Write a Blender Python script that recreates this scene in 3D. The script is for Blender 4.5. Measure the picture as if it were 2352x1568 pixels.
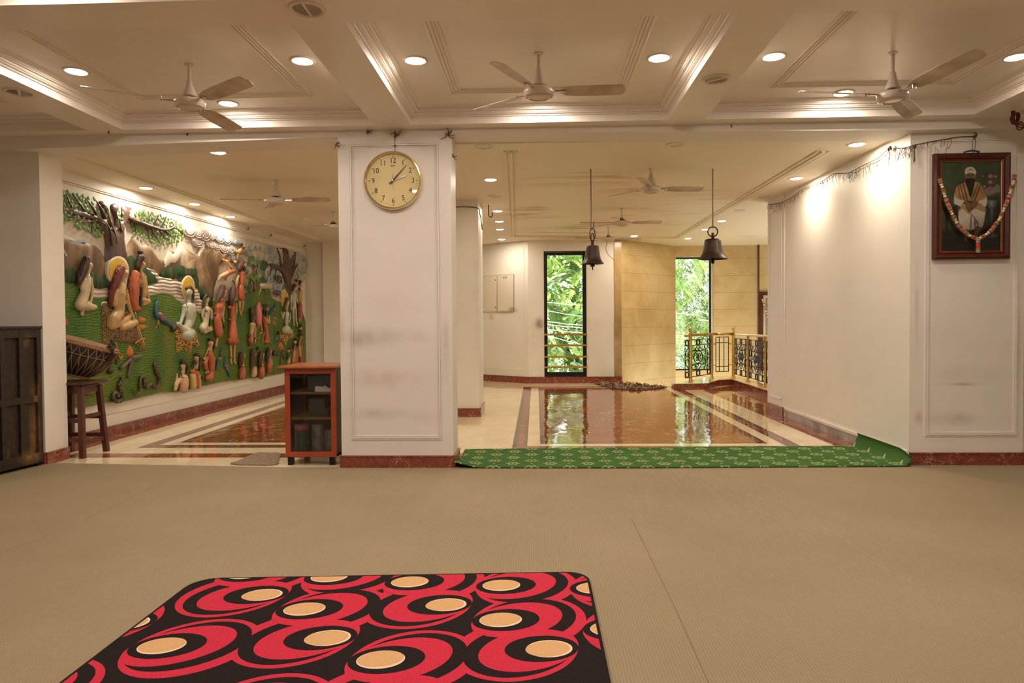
import bpy, bmesh, math, random
import numpy as np
from mathutils import Vector, Matrix, noise as mnoise
from mathutils.geometry import delaunay_2d_cdt, tessellate_polygon

for o in list(bpy.data.objects): bpy.data.objects.remove(o)
scene = bpy.context.scene
COL = scene.collection
PI = math.pi

# ------------------------------------------------------------------ camera
F, CX, CY, H = 1568.0, 1176.0, 784.0, 1.2          # 24 mm lens, eye 1.2 m above the marble
PSI, TH, RO = math.atan(56/F), 0.022, 0.0076
def _basis():
    f = np.array([-math.sin(PSI)*math.cos(TH), math.cos(PSI)*math.cos(TH), -math.sin(TH)])
    r = np.array([math.cos(PSI), math.sin(PSI), 0]); u = np.cross(r, f)
    return math.cos(RO)*r-math.sin(RO)*u, math.sin(RO)*r+math.cos(RO)*u, f
R_, U_, F_ = _basis()
SY = 734-(CY-F*(U_[1]/F_[1]))
cam = bpy.data.cameras.new('camera'); camo = bpy.data.objects.new('camera', cam); COL.objects.link(camo)
cam.sensor_fit = 'HORIZONTAL'; cam.sensor_width = 36; cam.lens = 36*F/2352
cam.shift_x = 0; cam.shift_y = SY/2352
cam.clip_start = .05; cam.clip_end = 200
M = Matrix.Identity(4)
for i in range(3):
    M[i][0] = R_[i]; M[i][1] = U_[i]; M[i][2] = -F_[i]
M[2][3] = H
camo.matrix_world = M
scene.camera = camo
def ray(x, y): return F_+R_*((x-CX)/F)-U_*((y-CY-SY)/F)
def onY(x, y, Y): r = ray(x, y); return Vector(r*(Y/r[1]))+Vector((0, 0, H))
def onZ(x, y, Z): r = ray(x, y); return Vector(r*((Z-H)/r[2]))+Vector((0, 0, H))
def onX(x, y, X): r = ray(x, y); return Vector(r*(X/r[0]))+Vector((0, 0, H))

# ------------------------------------------------------------------ world, sun, exposure
EXPOSURE = 0.0
scene.view_settings.view_transform = 'Standard'
scene.view_settings.look = 'None'
scene.view_settings.gamma = 1
scene.view_settings.exposure = EXPOSURE
scene.view_settings.use_curve_mapping = False
w = bpy.data.worlds.new('sky'); scene.world = w; w.use_nodes = True
bg = w.node_tree.nodes['Background']; bg.inputs[0].default_value = (.86, .95, 1, 1); bg.inputs[1].default_value = 7.5
sun = bpy.data.lights.new('sun', 'SUN'); sun.energy = 11; sun.angle = .05; sun.color = (1, .96, .88)
suno = bpy.data.objects.new('sun', sun); COL.objects.link(suno); suno.rotation_euler = (math.radians(28), math.radians(14), 0)
LAMP_NEAR, LAMP_FAR = (1.0, .86, .76), (1.0, .88, .70)
P_NEAR, P_FAR = 7.2, 10.0

# ------------------------------------------------------------------ materials
def S(r, g, b):
    f = lambda c: (c/255/12.92 if c/255 <= .04045 else ((c/255+.055)/1.055)**2.4)
    return (f(r), f(g), f(b), 1)
MATS = {}
class NT:
    def __init__(s, name):
        s.m = bpy.data.materials.new(name); s.m.use_nodes = True; s.t = s.m.node_tree
        s.b = s.t.nodes['Principled BSDF']
    def n(s, typ, ins=None, **kw):
        nd = s.t.nodes.new(typ)
        for k, v in kw.items(): setattr(nd, k, v)
        if ins:
            for k, v in ins.items():
                if isinstance(v, bpy.types.NodeSocket): s.t.links.new(v, nd.inputs[k])
                else: nd.inputs[k].default_value = v
        return nd
    def l(s, a, b): s.t.links.new(a, b)
    def obj(s, scale=(1, 1, 1)):
        tc = s.n('ShaderNodeTexCoord')
        mp = s.n('ShaderNodeMapping', {0: tc.outputs['Object'], 3: scale})
        return mp.outputs[0]
    def pos(s): return s.n('ShaderNodeNewGeometry').outputs['Position']
    def noise(s, vec, scale, detail=3, rough=.5, dist=0):
        return s.n('ShaderNodeTexNoise', {'Vector': vec, 'Scale': scale, 'Detail': detail, 'Roughness': rough, 'Distortion': dist}).outputs[0]
    def ramp(s, fac, stops):
        r = s.n('ShaderNodeValToRGB', {0: fac}); e = r.color_ramp.elements
        while len(e) < len(stops): e.new(.5)
        for el, (p, c) in zip(e, stops): el.position = p; el.color = c if len(c) == 4 else (*c, 1)
        return r.outputs[0]
    def mix(s, fac, a, b, mode='MIX'):
        m = s.n('ShaderNodeMix', data_type='RGBA', blend_type=mode)
        for i, v in ((0, fac), (6, a), (7, b)):
            if isinstance(v, bpy.types.NodeSocket): s.l(v, m.inputs[i])
            else: m.inputs[i].default_value = v
        return m.outputs[2]
    def math(s, op, a, b=0.0, clamp=False):
        m = s.n('ShaderNodeMath', operation=op); m.use_clamp = clamp
        for i, v in ((0, a), (1, b)):
            if isinstance(v, bpy.types.NodeSocket): s.l(v, m.inputs[i])
            else: m.inputs[i].default_value = v
        return m.outputs[0]
    def bump(s, h, strength=.3, dist=.01):
        b = s.n('ShaderNodeBump', {'Strength': strength, 'Distance': dist, 'Height': h}); s.l(b.outputs[0], s.b.inputs['Normal'])
    def stain(s, col, c, r, color, k, nscale=6):
        p = s.pos()
        d = s.n('ShaderNodeVectorMath', {0: p, 1: c}, operation='SUBTRACT').outputs[0]
        d = s.n('ShaderNodeVectorMath', {0: d, 1: r}, operation='DIVIDE').outputs[0]
        L = s.n('ShaderNodeVectorMath', {0: d}, operation='LENGTH').outputs['Value']
        mr = s.n('ShaderNodeMapRange', {0: L, 1: 1.0, 2: 0.0, 3: 0.0, 4: k}, interpolation_type='SMOOTHSTEP').outputs[0]
        nz = s.noise(s.pos(), nscale, 3)
        nz = s.n('ShaderNodeMapRange', {0: nz, 1: .35, 2: .62, 3: .35, 4: 1.0}).outputs[0]
        return s.mix(s.math('MULTIPLY', mr, nz), col, color)
    def set(s, color=None, rough=.6, metal=0, spec=.5, coat=0):
        if color is not None:
            if isinstance(color, bpy.types.NodeSocket): s.l(color, s.b.inputs['Base Color'])
            else: s.b.inputs['Base Color'].default_value = color
        if isinstance(rough, bpy.types.NodeSocket): s.l(rough, s.b.inputs['Roughness'])
        else: s.b.inputs['Roughness'].default_value = rough
        s.b.inputs['Metallic'].default_value = metal
        s.b.inputs['Specular IOR Level'].default_value = spec
        s.b.inputs['Coat Weight'].default_value = coat
        return s.m

def pm(name, col, rough=.55, metal=0, var=.12, scale=9, bump=0, spec=.5, coat=0, stretch=(1, 1, 1)):
    """painted / plain material with a little procedural variation"""
    if name in MATS: return MATS[name]
    t = NT(name); v = t.obj(stretch)
    nz = t.noise(v, scale, 4)
    dark = tuple(c*(1-var) for c in col[:3])+(1,); lite = tuple(min(1, c*(1+var)) for c in col[:3])+(1,)
    c = t.ramp(nz, [(.3, dark), (.7, lite)])
    if bump: t.bump(nz, bump, .022 if name.startswith('relief_') and bump >= .5 else .005)
    MATS[name] = t.set(c, rough, metal, spec, coat); return MATS[name]

WHITE = (.84, .785, .70, 1)
def wall_mat(name, base=WHITE, stains=(), rough=.5, bump=.08):
    t = NT(name); p = t.pos()
    nz = t.noise(p, 2.2, 4)
    c = t.ramp(nz, [(.3, tuple(x*.94 for x in base[:3])), (.7, base)])
    sp = t.noise(p, 55, 2)
    c = t.mix(t.ramp(sp, [(.74, (0, 0, 0)), (.78, (.25, .25, .25))]), c, (.25, .17, .1, 1))
    for s_ in stains: c = t.stain(c, *s_)
    t.bump(t.noise(p, 30, 3), bump, .004)
    return t.set(c, rough, 0, .35)
SOOT = (.22, .15, .10, 1); OCH = (.42, .25, .10, 1)
def wst(px, py, Y, rx, rz, col=SOOT, k=.45, ry=.6): return (tuple(onY(px, py, Y)), (rx, ry, rz), col, k)
m_wall = wall_mat('white_wall_paint')
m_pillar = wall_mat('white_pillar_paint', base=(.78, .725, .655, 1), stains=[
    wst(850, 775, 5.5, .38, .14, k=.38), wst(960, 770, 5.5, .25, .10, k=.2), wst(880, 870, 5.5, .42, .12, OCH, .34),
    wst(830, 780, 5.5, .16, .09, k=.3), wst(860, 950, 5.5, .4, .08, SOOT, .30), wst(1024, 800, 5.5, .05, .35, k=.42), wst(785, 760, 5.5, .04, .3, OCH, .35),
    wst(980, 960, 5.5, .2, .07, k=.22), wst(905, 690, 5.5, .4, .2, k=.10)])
m_wright = wall_mat('white_right_wall_paint', stains=[
    wst(2210, 882, 5.6, .26, .022, OCH, .6), wst(2190, 962, 5.6, .28, .085, SOOT, .42), wst(2110, 960, 5.6, .05, .1, OCH, .5),
    wst(2230, 860, 5.6, .5, .12, SOOT, .14), wst(2106, 700, 5.6, .03, .5, OCH, .3), wst(2340, 820, 5.6, .04, .5, OCH, .3)])
m_wback = wall_mat('white_back_wall_paint', stains=[
    wst(1240, 742, 12.87, .14, .16, (.08, .05, .03, 1), 1.0, 1), wst(1225, 770, 12.87, .3, .5, OCH, .22, 1), wst(1360, 745, 12.87, .3, .25, OCH, .2, 1),
    wst(1178, 712, 13.2, .15, .07, (.06, .04, .02, 1), .95, 1), wst(1160, 716, 13.2, .3, .05, OCH, .5, 1)])
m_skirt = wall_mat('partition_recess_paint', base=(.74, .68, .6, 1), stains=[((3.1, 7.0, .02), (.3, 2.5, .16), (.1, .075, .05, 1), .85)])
t = NT('plaster_ceiling_far'); p = t.pos()
v = t.n('ShaderNodeMapping', {0: p, 3: (.55, 3.2, 1)}).outputs[0]
nz = t.noise(v, 1.3, 6, .65, .6)
msk = t.noise(p, .8, 2)
st = t.math('MULTIPLY', t.ramp(nz, [(.48, (0, 0, 0)), (.68, (1, 1, 1))]), t.ramp(msk, [(.42, (0, 0, 0)), (.6, (1, 1, 1))]))
d = t.n('ShaderNodeVectorMath', {0: p, 1: (1.0, 9.6, 2.7)}, operation='SUBTRACT').outputs[0]
d = t.n('ShaderNodeVectorMath', {0: d, 1: (1.9, 3.6, 1)}, operation='DIVIDE').outputs[0]
L = t.n('ShaderNodeVectorMath', {0: d}, operation='LENGTH').outputs['Value']
st = t.math('MULTIPLY', st, t.n('ShaderNodeMapRange', {0: L, 1: 1.0, 2: .6, 3: 0.0, 4: .95}).outputs[0])
m_ceilfar = t.set(t.mix(st, (.88, .80, .62, 1), (.50, .30, .10, 1)), .5, 0, .3)
m_ceil = wall_mat('coffer_ceiling_paint', base=(.88, .81, .72, 1), rough=.32, bump=.03)

def marble(name, base, dark, vein, scale=2.2, rough=.06, veins=.8, wav=.0045):
    t = NT(name); v = t.pos()
    dn = t.n('ShaderNodeTexNoise', {'Vector': v, 'Scale': scale*1.3, 'Detail': 5})
    dv = t.n('ShaderNodeVectorMath', {0: dn.outputs[1], 1: (.9, .9, .9)}, operation='MULTIPLY').outputs[0]
    vv = t.n('ShaderNodeVectorMath', {0: v, 1: dv}, operation='ADD').outputs[0]
    vo = t.n('ShaderNodeTexVoronoi', {'Vector': vv, 'Scale': scale}, feature='DISTANCE_TO_EDGE').outputs[0]
    ve = t.ramp(vo, [(.0, (1, 1, 1)), (.028, (0, 0, 0))])
    mk = t.ramp(t.noise(v, scale*1.7, 3), [(.45, (0, 0, 0)), (.6, (veins, veins, veins))])
    body = t.ramp(t.noise(vv, scale*2, 6, .6), [(.35, dark), (.65, base)])
    c = t.mix(t.math('MULTIPLY', ve, mk), body, vein)
    wn = t.noise(t.n('ShaderNodeMapping', {0: t.pos(), 3: (2.5, 1.0, 1)}).outputs[0], 2.2, 2)
    if wav:
        t.bump(wn, 1.0, wav)
        sv = t.n('ShaderNodeMapping', {0: t.pos(), 2: (0, 0, .5), 3: (2.2, 17, 1)}).outputs[0]
        sc_ = t.noise(sv, 2.3, 4, .6, .4)
        c = t.mix(t.ramp(sc_, [(.655, (0, 0, 0)), (.68, (veins*.6,)*3), (.70, (veins*.6,)*3), (.72, (0, 0, 0))]), c, vein)
    return t.set(c, rough, 0, .8)
m_red = marble('red_marble', (.30, .085, .035, 1), (.20, .045, .02, 1), (.75, .58, .42, 1), 2.6)
m_redskirt = marble('red_marble_skirting', (.30, .065, .035, 1), (.17, .035, .02, 1), (.78, .6, .42, 1), 5.5, .2, 1.0, 0)
m_cream = marble('cream_marble', (.86, .72, .49, 1), (.78, .62, .40, 1), (.70, .53, .32, 1), 1.4, .06, .5)
m_darkline = marble('dark_stone_inlay', (.10, .085, .075, 1), (.05, .04, .035, 1), (.2, .17, .15, 1), 3, .08, .5)
t = NT('yellow_marble_cladding'); p = t.pos()
nz = t.noise(p, 1.6, 6, .6, .8)
c = t.ramp(nz, [(.3, (.50, .36, .16, 1)), (.52, (.58, .44, .22, 1)), (.7, (.63, .49, .27, 1))])
n2 = t.noise(p, 2.1, 8, .7, 2.5)
c = t.mix(t.ramp(n2, [(.56, (0, 0, 0)), (.6, (.28, .28, .28)), (.64, (0, 0, 0))]), c, (.45, .24, .09, 1))
sep = t.n('ShaderNodeSeparateXYZ', {0: p}).outputs
zz = t.math('FRACT', t.math('MULTIPLY', t.math('ADD', sep[2], .0), 1/.345))
c = t.mix(t.ramp(zz, [(.0, (.75, .75, .75)), (.012, (.75, .75, .75)), (.02, (0, 0, 0))]), c, (.25, .15, .06, 1))
m_clad = t.set(c, .12, 0, .5)
m_cladstrip = pm('brown_stone_strip', (.42, .27, .12, 1), .25, 0, .25, 3)

t = NT('beige_ribbed_carpet'); p = t.pos()
sep = t.n('ShaderNodeSeparateXYZ', {0: p}).outputs
rib = t.math('SINE', t.math('MULTIPLY', sep[0], 2*PI/.012))
rib2 = t.math('SINE', t.math('MULTIPLY', sep[1], 2*PI/.009))
fz = t.noise(p, 260, 2)
big = t.noise(p, .8, 4)
c = t.ramp(big, [(.3, (.33, .262, .158, 1)), (.7, (.40, .32, .198, 1))])
c = t.mix(t.math('MULTIPLY', t.math('ADD', t.math('MULTIPLY', rib, .5), .5), .35), c, (.20, .15, .085, 1))
c = t.mix(t.ramp(fz, [(.4, (0, 0, 0)), (.75, (.35, .35, .35))]), c, (.12, .085, .05, 1))
t.bump(t.math('ADD', t.math('MULTIPLY', rib, .6), t.math('ADD', t.math('MULTIPLY', rib2, .3), fz)), .5, .003)
m_carpet = t.set(c, .95, 0, .1)

m_brass = pm('brushed_brass', (.62, .40, .12, 1), .28, 1, .15, 20)
m_bronze = pm('old_bronze', (.055, .034, .019, 1), .42, .4, .3, 14, .1)
m_iron = pm('black_iron', (.02, .02, .025, 1), .4, .6)
m_black = pm('black_metal_frame', (.008, .008, .008, 1), .35, .2, spec=.4)
m_fan = pm('cream_fan_enamel', (.70, .62, .52, 1), .25, 0, .08, 12)
m_fanblade = pm('dusty_fan_blade', (.56, .46, .34, 1), .35, 0, .25, 7, stretch=(1, 1, 1))
m_chrome = pm('polished_metal', (.7, .68, .66, 1), .15, 1, .05)
m_cable = pm('dark_cable', (.03, .02, .018, 1), .5)
m_twine = pm('brown_twine', (.12, .075, .04, 1), .9)
m_plug = pm('ivory_plastic', (.74, .66, .55, 1), .4)
t = NT('window_glass'); 
tr = t.n('ShaderNodeBsdfTransparent'); gl = t.n('ShaderNodeBsdfGlossy', {1: .02})
fr = t.n('ShaderNodeFresnel', {0: 1.45}); mx = t.n('ShaderNodeMixShader', {0: fr.outputs[0]})
t.l(tr.outputs[0], mx.inputs[1]); t.l(gl.outputs[0], mx.inputs[2])
t.l(mx.outputs[0], t.t.nodes['Material Output'].inputs[0]); m_glass = t.m
t = NT('lit_lamp_diffuser')
t.b.inputs['Emission Color'].default_value = (1, .88, .74, 1); t.b.inputs['Emission Strength'].default_value = 26
m_lit = t.set((1, 1, 1, 1), .4)

# ------------------------------------------------------------------ mesh builder
ORG = {}
def tagp(o, label=None, cat=None, group=None, kind=None):
    if label: o['label'] = label
    if cat: o['category'] = cat
    if group: o['group'] = group
    if kind: o['kind'] = kind
    return o
def thing(name, label, cat, loc, group=None):
    o = bpy.data.objects.new(name, None); COL.objects.link(o); o.location = loc; o.empty_display_size = .1
    ORG[o.name] = Vector(loc); return tagp(o, label, cat, group)
def dup(root, loc, label=None, rotz=None):
    def cp(o, par):
        c = o.copy(); COL.objects.link(c)
        if par: c.parent = par
        for ch in list(o.children): cp(ch, c)
        return c
    r = cp(root, None); r.location = loc; ORG[r.name] = Vector(loc)
    if label: r['label'] = label
    if rotz is not None: r.rotation_euler[2] = rotz
    return r

def frame_of(d):
    d = Vector(d).normalized(); a = Vector((0, 0, 1)) if abs(d.z) < .9 else Vector((1, 0, 0))
    x = d.cross(a).normalized(); return x, d.cross(x).normalized(), d
class MB:
    def __init__(s): s.v = []; s.f = []; s.m = []
    def add(s, vs, fs, m=0):
        b = len(s.v); s.v += [tuple(q) for q in vs]; s.f += [tuple(b+i for i in f) for f in fs]; s.m += [m]*len(fs); return s
    def box(s, x0, x1, y0, y1, z0, z1, m=0):
        v = [(x, y, z) for z in (z0, z1) for y in (y0, y1) for x in (x0, x1)]
        return s.add(v, [(0, 2, 3, 1), (4, 5, 7, 6), (0, 1, 5, 4), (2, 6, 7, 3), (0, 4, 6, 2), (1, 3, 7, 5)], m)
    def bar(s, a, b, wd, th, m=0, up=(0, 0, 1)):
        """box of width wd and thickness th (along up) from a to b"""
        a = Vector(a); b = Vector(b); d = (b-a).normalized(); u = Vector(up); x = d.cross(u).normalized(); u = x.cross(d).normalized()
        v = [p+x*sx*wd/2+u*sz*th/2 for p in (a, b) for sz in (-1, 1) for sx in (-1, 1)]
        return s.add(v, [(0, 2, 3, 1), (4, 5, 7, 6), (0, 1, 5, 4), (2, 6, 7, 3), (0, 4, 6, 2), (1, 3, 7, 5)], m)
    def quad(s, a, b, c, d, m=0): return s.add([a, b, c, d], [(0, 1, 2, 3)], m)
    def tube(s, pts, r, seg=8, m=0, closed=False, caps=True):
        pts = [Vector(p) for p in pts]; n = len(pts); rr = r if isinstance(r, (list, tuple)) else [r]*n
        vs = []; x = None
        for i, p in enumerate(pts):
            a = pts[i-1] if i or closed else p; b = pts[(i+1) % n] if i < n-1 or closed else p
            d = (b-a).normalized() if (b-a).length > 1e-9 else Vector((0, 0, 1))
            if x is None: x, y, _ = frame_of(d)
            else:
                x = (x-d*x.dot(d)); x = x.normalized() if x.length > 1e-6 else frame_of(d)[0]; y = d.cross(x)
            vs += [p+(x*math.cos(2*PI*k/seg)+y*math.sin(2*PI*k/seg))*rr[i] for k in range(seg)]
        fs = []
        for i in range(n if closed else n-1):
            j = (i+1) % n
            fs += [(i*seg+k, i*seg+(k+1) % seg, j*seg+(k+1) % seg, j*seg+k) for k in range(seg)]
        if caps and not closed: fs += [tuple(range(seg))[::-1], tuple((n-1)*seg+k for k in range(seg))]
        return s.add(vs, fs, m)
    def lathe(s, prof, c=(0, 0, 0), seg=32, m=0, axis=(0, 0, 1), caps=False):
        x, y, d = frame_of(axis); c = Vector(c)
        if axis == (0, 0, 1): x, y = Vector((1, 0, 0)), Vector((0, 1, 0))
        vs = [c+(x*math.cos(2*PI*k/seg)+y*math.sin(2*PI*k/seg))*r+d*z for r, z in prof for k in range(seg)]
        fs = [(i*seg+k, i*seg+(k+1) % seg, (i+1)*seg+(k+1) % seg, (i+1)*seg+k) for i in range(len(prof)-1) for k in range(seg)]
        if caps: fs += [tuple(range(seg))[::-1], tuple((len(prof)-1)*seg+k for k in range(seg))]
        return s.add(vs, fs, m)
    def ball(s, c, r, seg=12, rings=8, m=0, sc=(1, 1, 1)):
        pr = [(max(1e-4, math.sin(PI*i/rings)), -math.cos(PI*i/rings)) for i in range(rings+1)]
        c = Vector(c); vs = [(c.x+math.cos(2*PI*k/seg)*a*r*sc[0], c.y+math.sin(2*PI*k/seg)*a*r*sc[1], c.z+z*r*sc[2]) for a, z in pr for k in range(seg)]
        fs = [(i*seg+k, i*seg+(k+1) % seg, (i+1)*seg+(k+1) % seg, (i+1)*seg+k) for i in range(rings) for k in range(seg)]
        return s.add(vs, fs, m)
    def prism(s, poly, h, m=0, top_only=False):
        """poly: 3-D planar points; h: extrusion vector"""
        n = len(poly); P = [Vector(p) for p in poly]; h = Vector(h)
        nrm = Vector((0, 0, 0))
        for i in range(n): nrm += P[i].cross(P[(i+1) % n])
        if nrm.dot(h) < 0: P = P[::-1]
        tri = tessellate_polygon([P])
        b = len(s.v)
        vs = [p+h for p in P]; fs = [tuple(t_) for t_ in tri]
        fx = []
        for a_, b_, c_ in fs:
            nn = (vs[b_]-vs[a_]).cross(vs[c_]-vs[a_]); fx.append((a_, b_, c_) if nn.dot(h) >= 0 else (a_, c_, b_))
        if not top_only:
            vs += P; fx += [(n+c_, n+b_, n+a_) for a_, b_, c_ in list(fx)]
            fx += [(i+n, (i+1) % n+n, (i+1) % n, i) for i in range(n)]
        return s.add(vs, fx, m)
    def build(s, name, mats, parent=None, smooth=False, origin=None, bevel=0, kind=None, label=None, cat=None, group=None, remesh=0, sharp=.7):
        if not isinstance(mats, (list, tuple)): mats = [mats]
        if parent is not None: org = ORG[parent.name]
        else: org = Vector(origin) if origin is not None else Vector((0, 0, 0))
        me = bpy.data.meshes.new(name)
        me.from_pydata([(x-org[0], y-org[1], z-org[2]) for x, y, z in s.v], [], s.f)
        for m_ in mats: me.materials.append(m_)
        me.polygons.foreach_set('material_index', s.m)
        if smooth: 
            me.polygons.foreach_set('use_smooth', [True]*len(s.f))
            if smooth != 'all':
                try: me.set_sharp_from_angle(angle=sharp)
                except Exception: pass
        me.update()
        o = bpy.data.objects.new(name, me); COL.objects.link(o)
        if parent is not None: o.parent = parent
        else: o.location = org
        ORG[o.name] = org
        if bevel:
            b = o.modifiers.new('bevel', 'BEVEL'); b.width = bevel; b.segments = 2; b.limit_method = 'ANGLE'
        if remesh:
            r = o.modifiers.new('remesh', 'REMESH'); r.mode = 'VOXEL'; r.voxel_size = remesh; r.use_smooth_shade = True
            q = o.modifiers.new('smooth', 'SMOOTH'); q.iterations = 2; q.factor = .5
        return tagp(o, label, cat, group, kind)
def struct(name, mb, mats, **k): return mb.build(name, mats, kind='structure', **k)
def spline(pts, n=6, closed=False):
    P = [Vector(p) for p in pts]; N = len(P); out = []
    rng = range(N) if closed else range(N-1)
    for i in rng:
        if closed: p0, p1, p2, p3 = P[i-1], P[i], P[(i+1) % N], P[(i+2) % N]
        else: p0, p1, p2, p3 = P[max(i-1, 0)], P[i], P[i+1], P[min(i+2, N-1)]
        for k in range(n):
            t_ = k/n
            out.append(.5*((2*p1)+(p2-p0)*t_+(2*p0-5*p1+4*p2-p3)*t_*t_+(3*p1-p0-3*p2+p3)*t_**3))
    if not closed: out.append(P[-1])
    return out
random.seed(7)
# ------------------------------------------------------------------ the shell
ZB, ZC, ZF = 2.74, 2.86, 2.69      # beam underside, coffer ceiling, far ceiling
def wseg(mb, a, b, z0, z1, th, m=0, holes=()):
    """upright slab from a to b (xy); thickness th to the left of a->b; holes = (s0,s1,z0,z1) in metres along"""
    a = Vector((a[0], a[1], 0)); b = Vector((b[0], b[1], 0)); d = (b-a).normalized(); n = Vector((-d.y, d.x, 0))*th; Lh = (b-a).length
    def blk(s0, s1, y0, y1):
        if s1-s0 < 1e-4 or y1-y0 < 1e-4: return
        P = [a+d*s+Vector((0, 0, z)) for s, z in ((s0, y0), (s1, y0), (s1, y1), (s0, y1))]
        mb.prism(P, n, m)
    x = 0
    for s0, s1, h0, h1 in sorted(holes):
        blk(x, s0, z0, z1); blk(s0, s1, z0, h0); blk(s0, s1, h1, z1); x = s1
    blk(x, Lh, z0, z1)

# floor: cream marble with inlaid borders, and the stairwell opening left free
fl = MB()
def flat(pts, z, h, m): fl.prism([(x, y, z-h) for x, y in pts], (0, 0, h), m)
flat([(-4.75, 5.4), (3.05, 5.4), (3.05, 8.9), (3.75, 8.9), (3.75, 12.75), (3.1, 12.6), (2.62, 11.85), (2.32, 11.57), (1.77, 12.8), (1.45, 12.95), (-.15, 12.95), (-1.05, 13.6), (-4.75, 13.6)], 0, .15, 0)
flat([(-6.4, -3.2), (6.4, -3.2), (6.4, 5.95), (3.05, 5.95), (3.05, 5.4), (-4.75, 5.4), (-4.75, 5.95), (-6.4, 5.95)], 0, .15, 0)
def rect(x0, x1, y0, y1, m, k): fl.box(x0, x1, y0, y1, -.01, .0003*k, m)
def border(x0, x1, y0, y1):      # outer line, red band, line, cream, line, field
    k = 1
    for ins, m in ((0, 2), (.045, 1), (.115, 2), (.14, 0), (.265, 2), (.30, 1)):
        rect(x0+ins, x1-ins, y0+ins, y1-ins, m, k); k += 1
border(-.235, 2.47, 6.32, 12.2)
border(-3.84, -1.7, 6.40, 12.4)
rect(-4.25, 2.95, 5.93, 6.12, 1, 1)
fl.prism([(2.78, 6.12, -.01), (3.01, 6.12, -.01), (3.01, 8.93, -.01), (3.6, 8.93, -.01), (3.6, 12.4, -.01), (2.78, 11.5, -.01)], (0, 0, .0103), 1)
fl.prism([(-4.62, 5.93, -.01), (-4.33, 5.93, -.01), (-4.18, 12.7, -.01), (-4.45, 12.8, -.01)], (0, 0, .0103), 1)
struct('floor', fl, [m_cream, m_red, m_darkline])
sw = MB(); sw.box(.9, 6, 11, 15, -1.75, -1.6); struct('floor_stairwell', sw, [m_cream])

# hall ceiling with coffers
def ring(mb, x0, x1, y0, y1, prof, m=0):
    vs = []; fs = []
    for ins, z in prof: vs += [(x0+ins, y0+ins, z), (x1-ins, y0+ins, z), (x1-ins, y1-ins, z), (x0+ins, y1-ins, z)]
    for i in range(len(prof)-1):
        for k in range(4):
            a = i*4+k; b = i*4+(k+1) % 4; fs.append((a, b, b+4, a+4))
    mb.add(vs, fs, m)
CP = [(0, ZB), (0, 2.792), (.010, 2.792)]
for k in range(6):            # stepped beads climbing to the flat ceiling
    i0, z0 = .012+k*.0145, 2.795+k*.0105
    CP += [(i0, z0), (i0-.004, z0+.004), (i0-.003, z0+.0085), (i0+.008, z0+.0095)] if k % 2 == 0 else [(i0+.003, z0), (i0+.003, z0+.004), (i0+.011, z0+.0065)]
CP += [(.098, ZC-.002), (.1, ZC)]
XB = [(-6.2, -5.6), (-3.58, -3.29), (-1.265, -.975), (1.03, 1.315), (3.35, 3.65), (5.6, 6.2)]
YB = [(-3, -1.2), (.9, 1.2), (3.25, 3.53), (5.37, 5.52)]
ce = MB()
xs = [(XB[i][1], XB[i+1][0]) for i in range(5)]; ys = [(YB[i][1], YB[i+1][0]) for i in range(3)]
for x0, x1 in XB: ce.quad((x0, -3, ZB), (x0, 5.52, ZB), (x1, 5.52, ZB), (x1, -3, ZB))
for x0, x1 in xs:
    for y0, y1 in YB: ce.quad((x0, y0, ZB), (x0, y1, ZB), (x1, y1, ZB), (x1, y0, ZB))
    for y0, y1 in ys:
        ring(ce, x0, x1, y0, y1, CP)
        ce.quad((x0+.1, y0+.1, ZC), (x0+.1, y1-.1, ZC), (x1-.1, y1-.1, ZC), (x1-.1, y0+.1, ZC))
        for ins in (.36, .385, .405, .43):       # flat panel moulding round the fan
            ring(ce, x0+ins, x1-ins, y0+ins-.30, y1-ins, [(0, ZC+.001), (.0, ZC-.007), (.006, ZC-.010), (.012, ZC-.007), (.012, ZC+.001)])
struct('ceiling', ce, [m_ceil])
cf = MB(); cf.box(-5.2, 5.9, 5.80, 14.6, ZF, 2.98)
def ridge(mb, pts, w_, h_, off):
    P = [Vector((p[0], p[1], 0)) for p in pts]
    for i in range(len(P)-1):
        a, b = P[i], P[i+1]; d = (b-a).normalized(); n = Vector((-d.y, d.x, 0))
        a2 = a+n*off-d*(abs(off) if i else 0); b2 = b+n*off+d*(w_/2)
        mb.bar(a2+Vector((0, 0, ZF-h_/2)), b2+Vector((0, 0, ZF-h_/2)), w_, h_)
tray = [onZ(x, y, ZF) for x, y in ((1173, 346), (1180, 541), (1555, 545), (1890, 347))]
for off, w_, h_ in ((0, .03, .022), (.05, .02, .014), (-.05, .02, .014)): ridge(cf, tray[:1]+tray[1:], w_, h_, off)
tl = [Vector((-4.10, 5.9, 0)), onZ(733, 552, ZF), Vector((-2.2, 12.55, 0))]
for off, w_, h_ in ((0, .03, .022), (.05, .02, .014), (-.05, .02, .014)): ridge(cf, tl, w_, h_, off)
tr_ = [onZ(1709, 541, ZF), Vector((5.4, onZ(1709, 541, ZF).y, 0))]
for off in (0, .06): ridge(cf, tr_, .03, .02, off)
struct('ceiling_far_hall', cf, [m_ceilfar])
rf = MB(); rf.box(-6.6, 6.6, -3.4, 14.8, 3.0, 3.1); struct('ceiling_leak_blocker', rf, [m_ceil])  # unseen slab added above both ceilings to stop sky light leaking in

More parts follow.
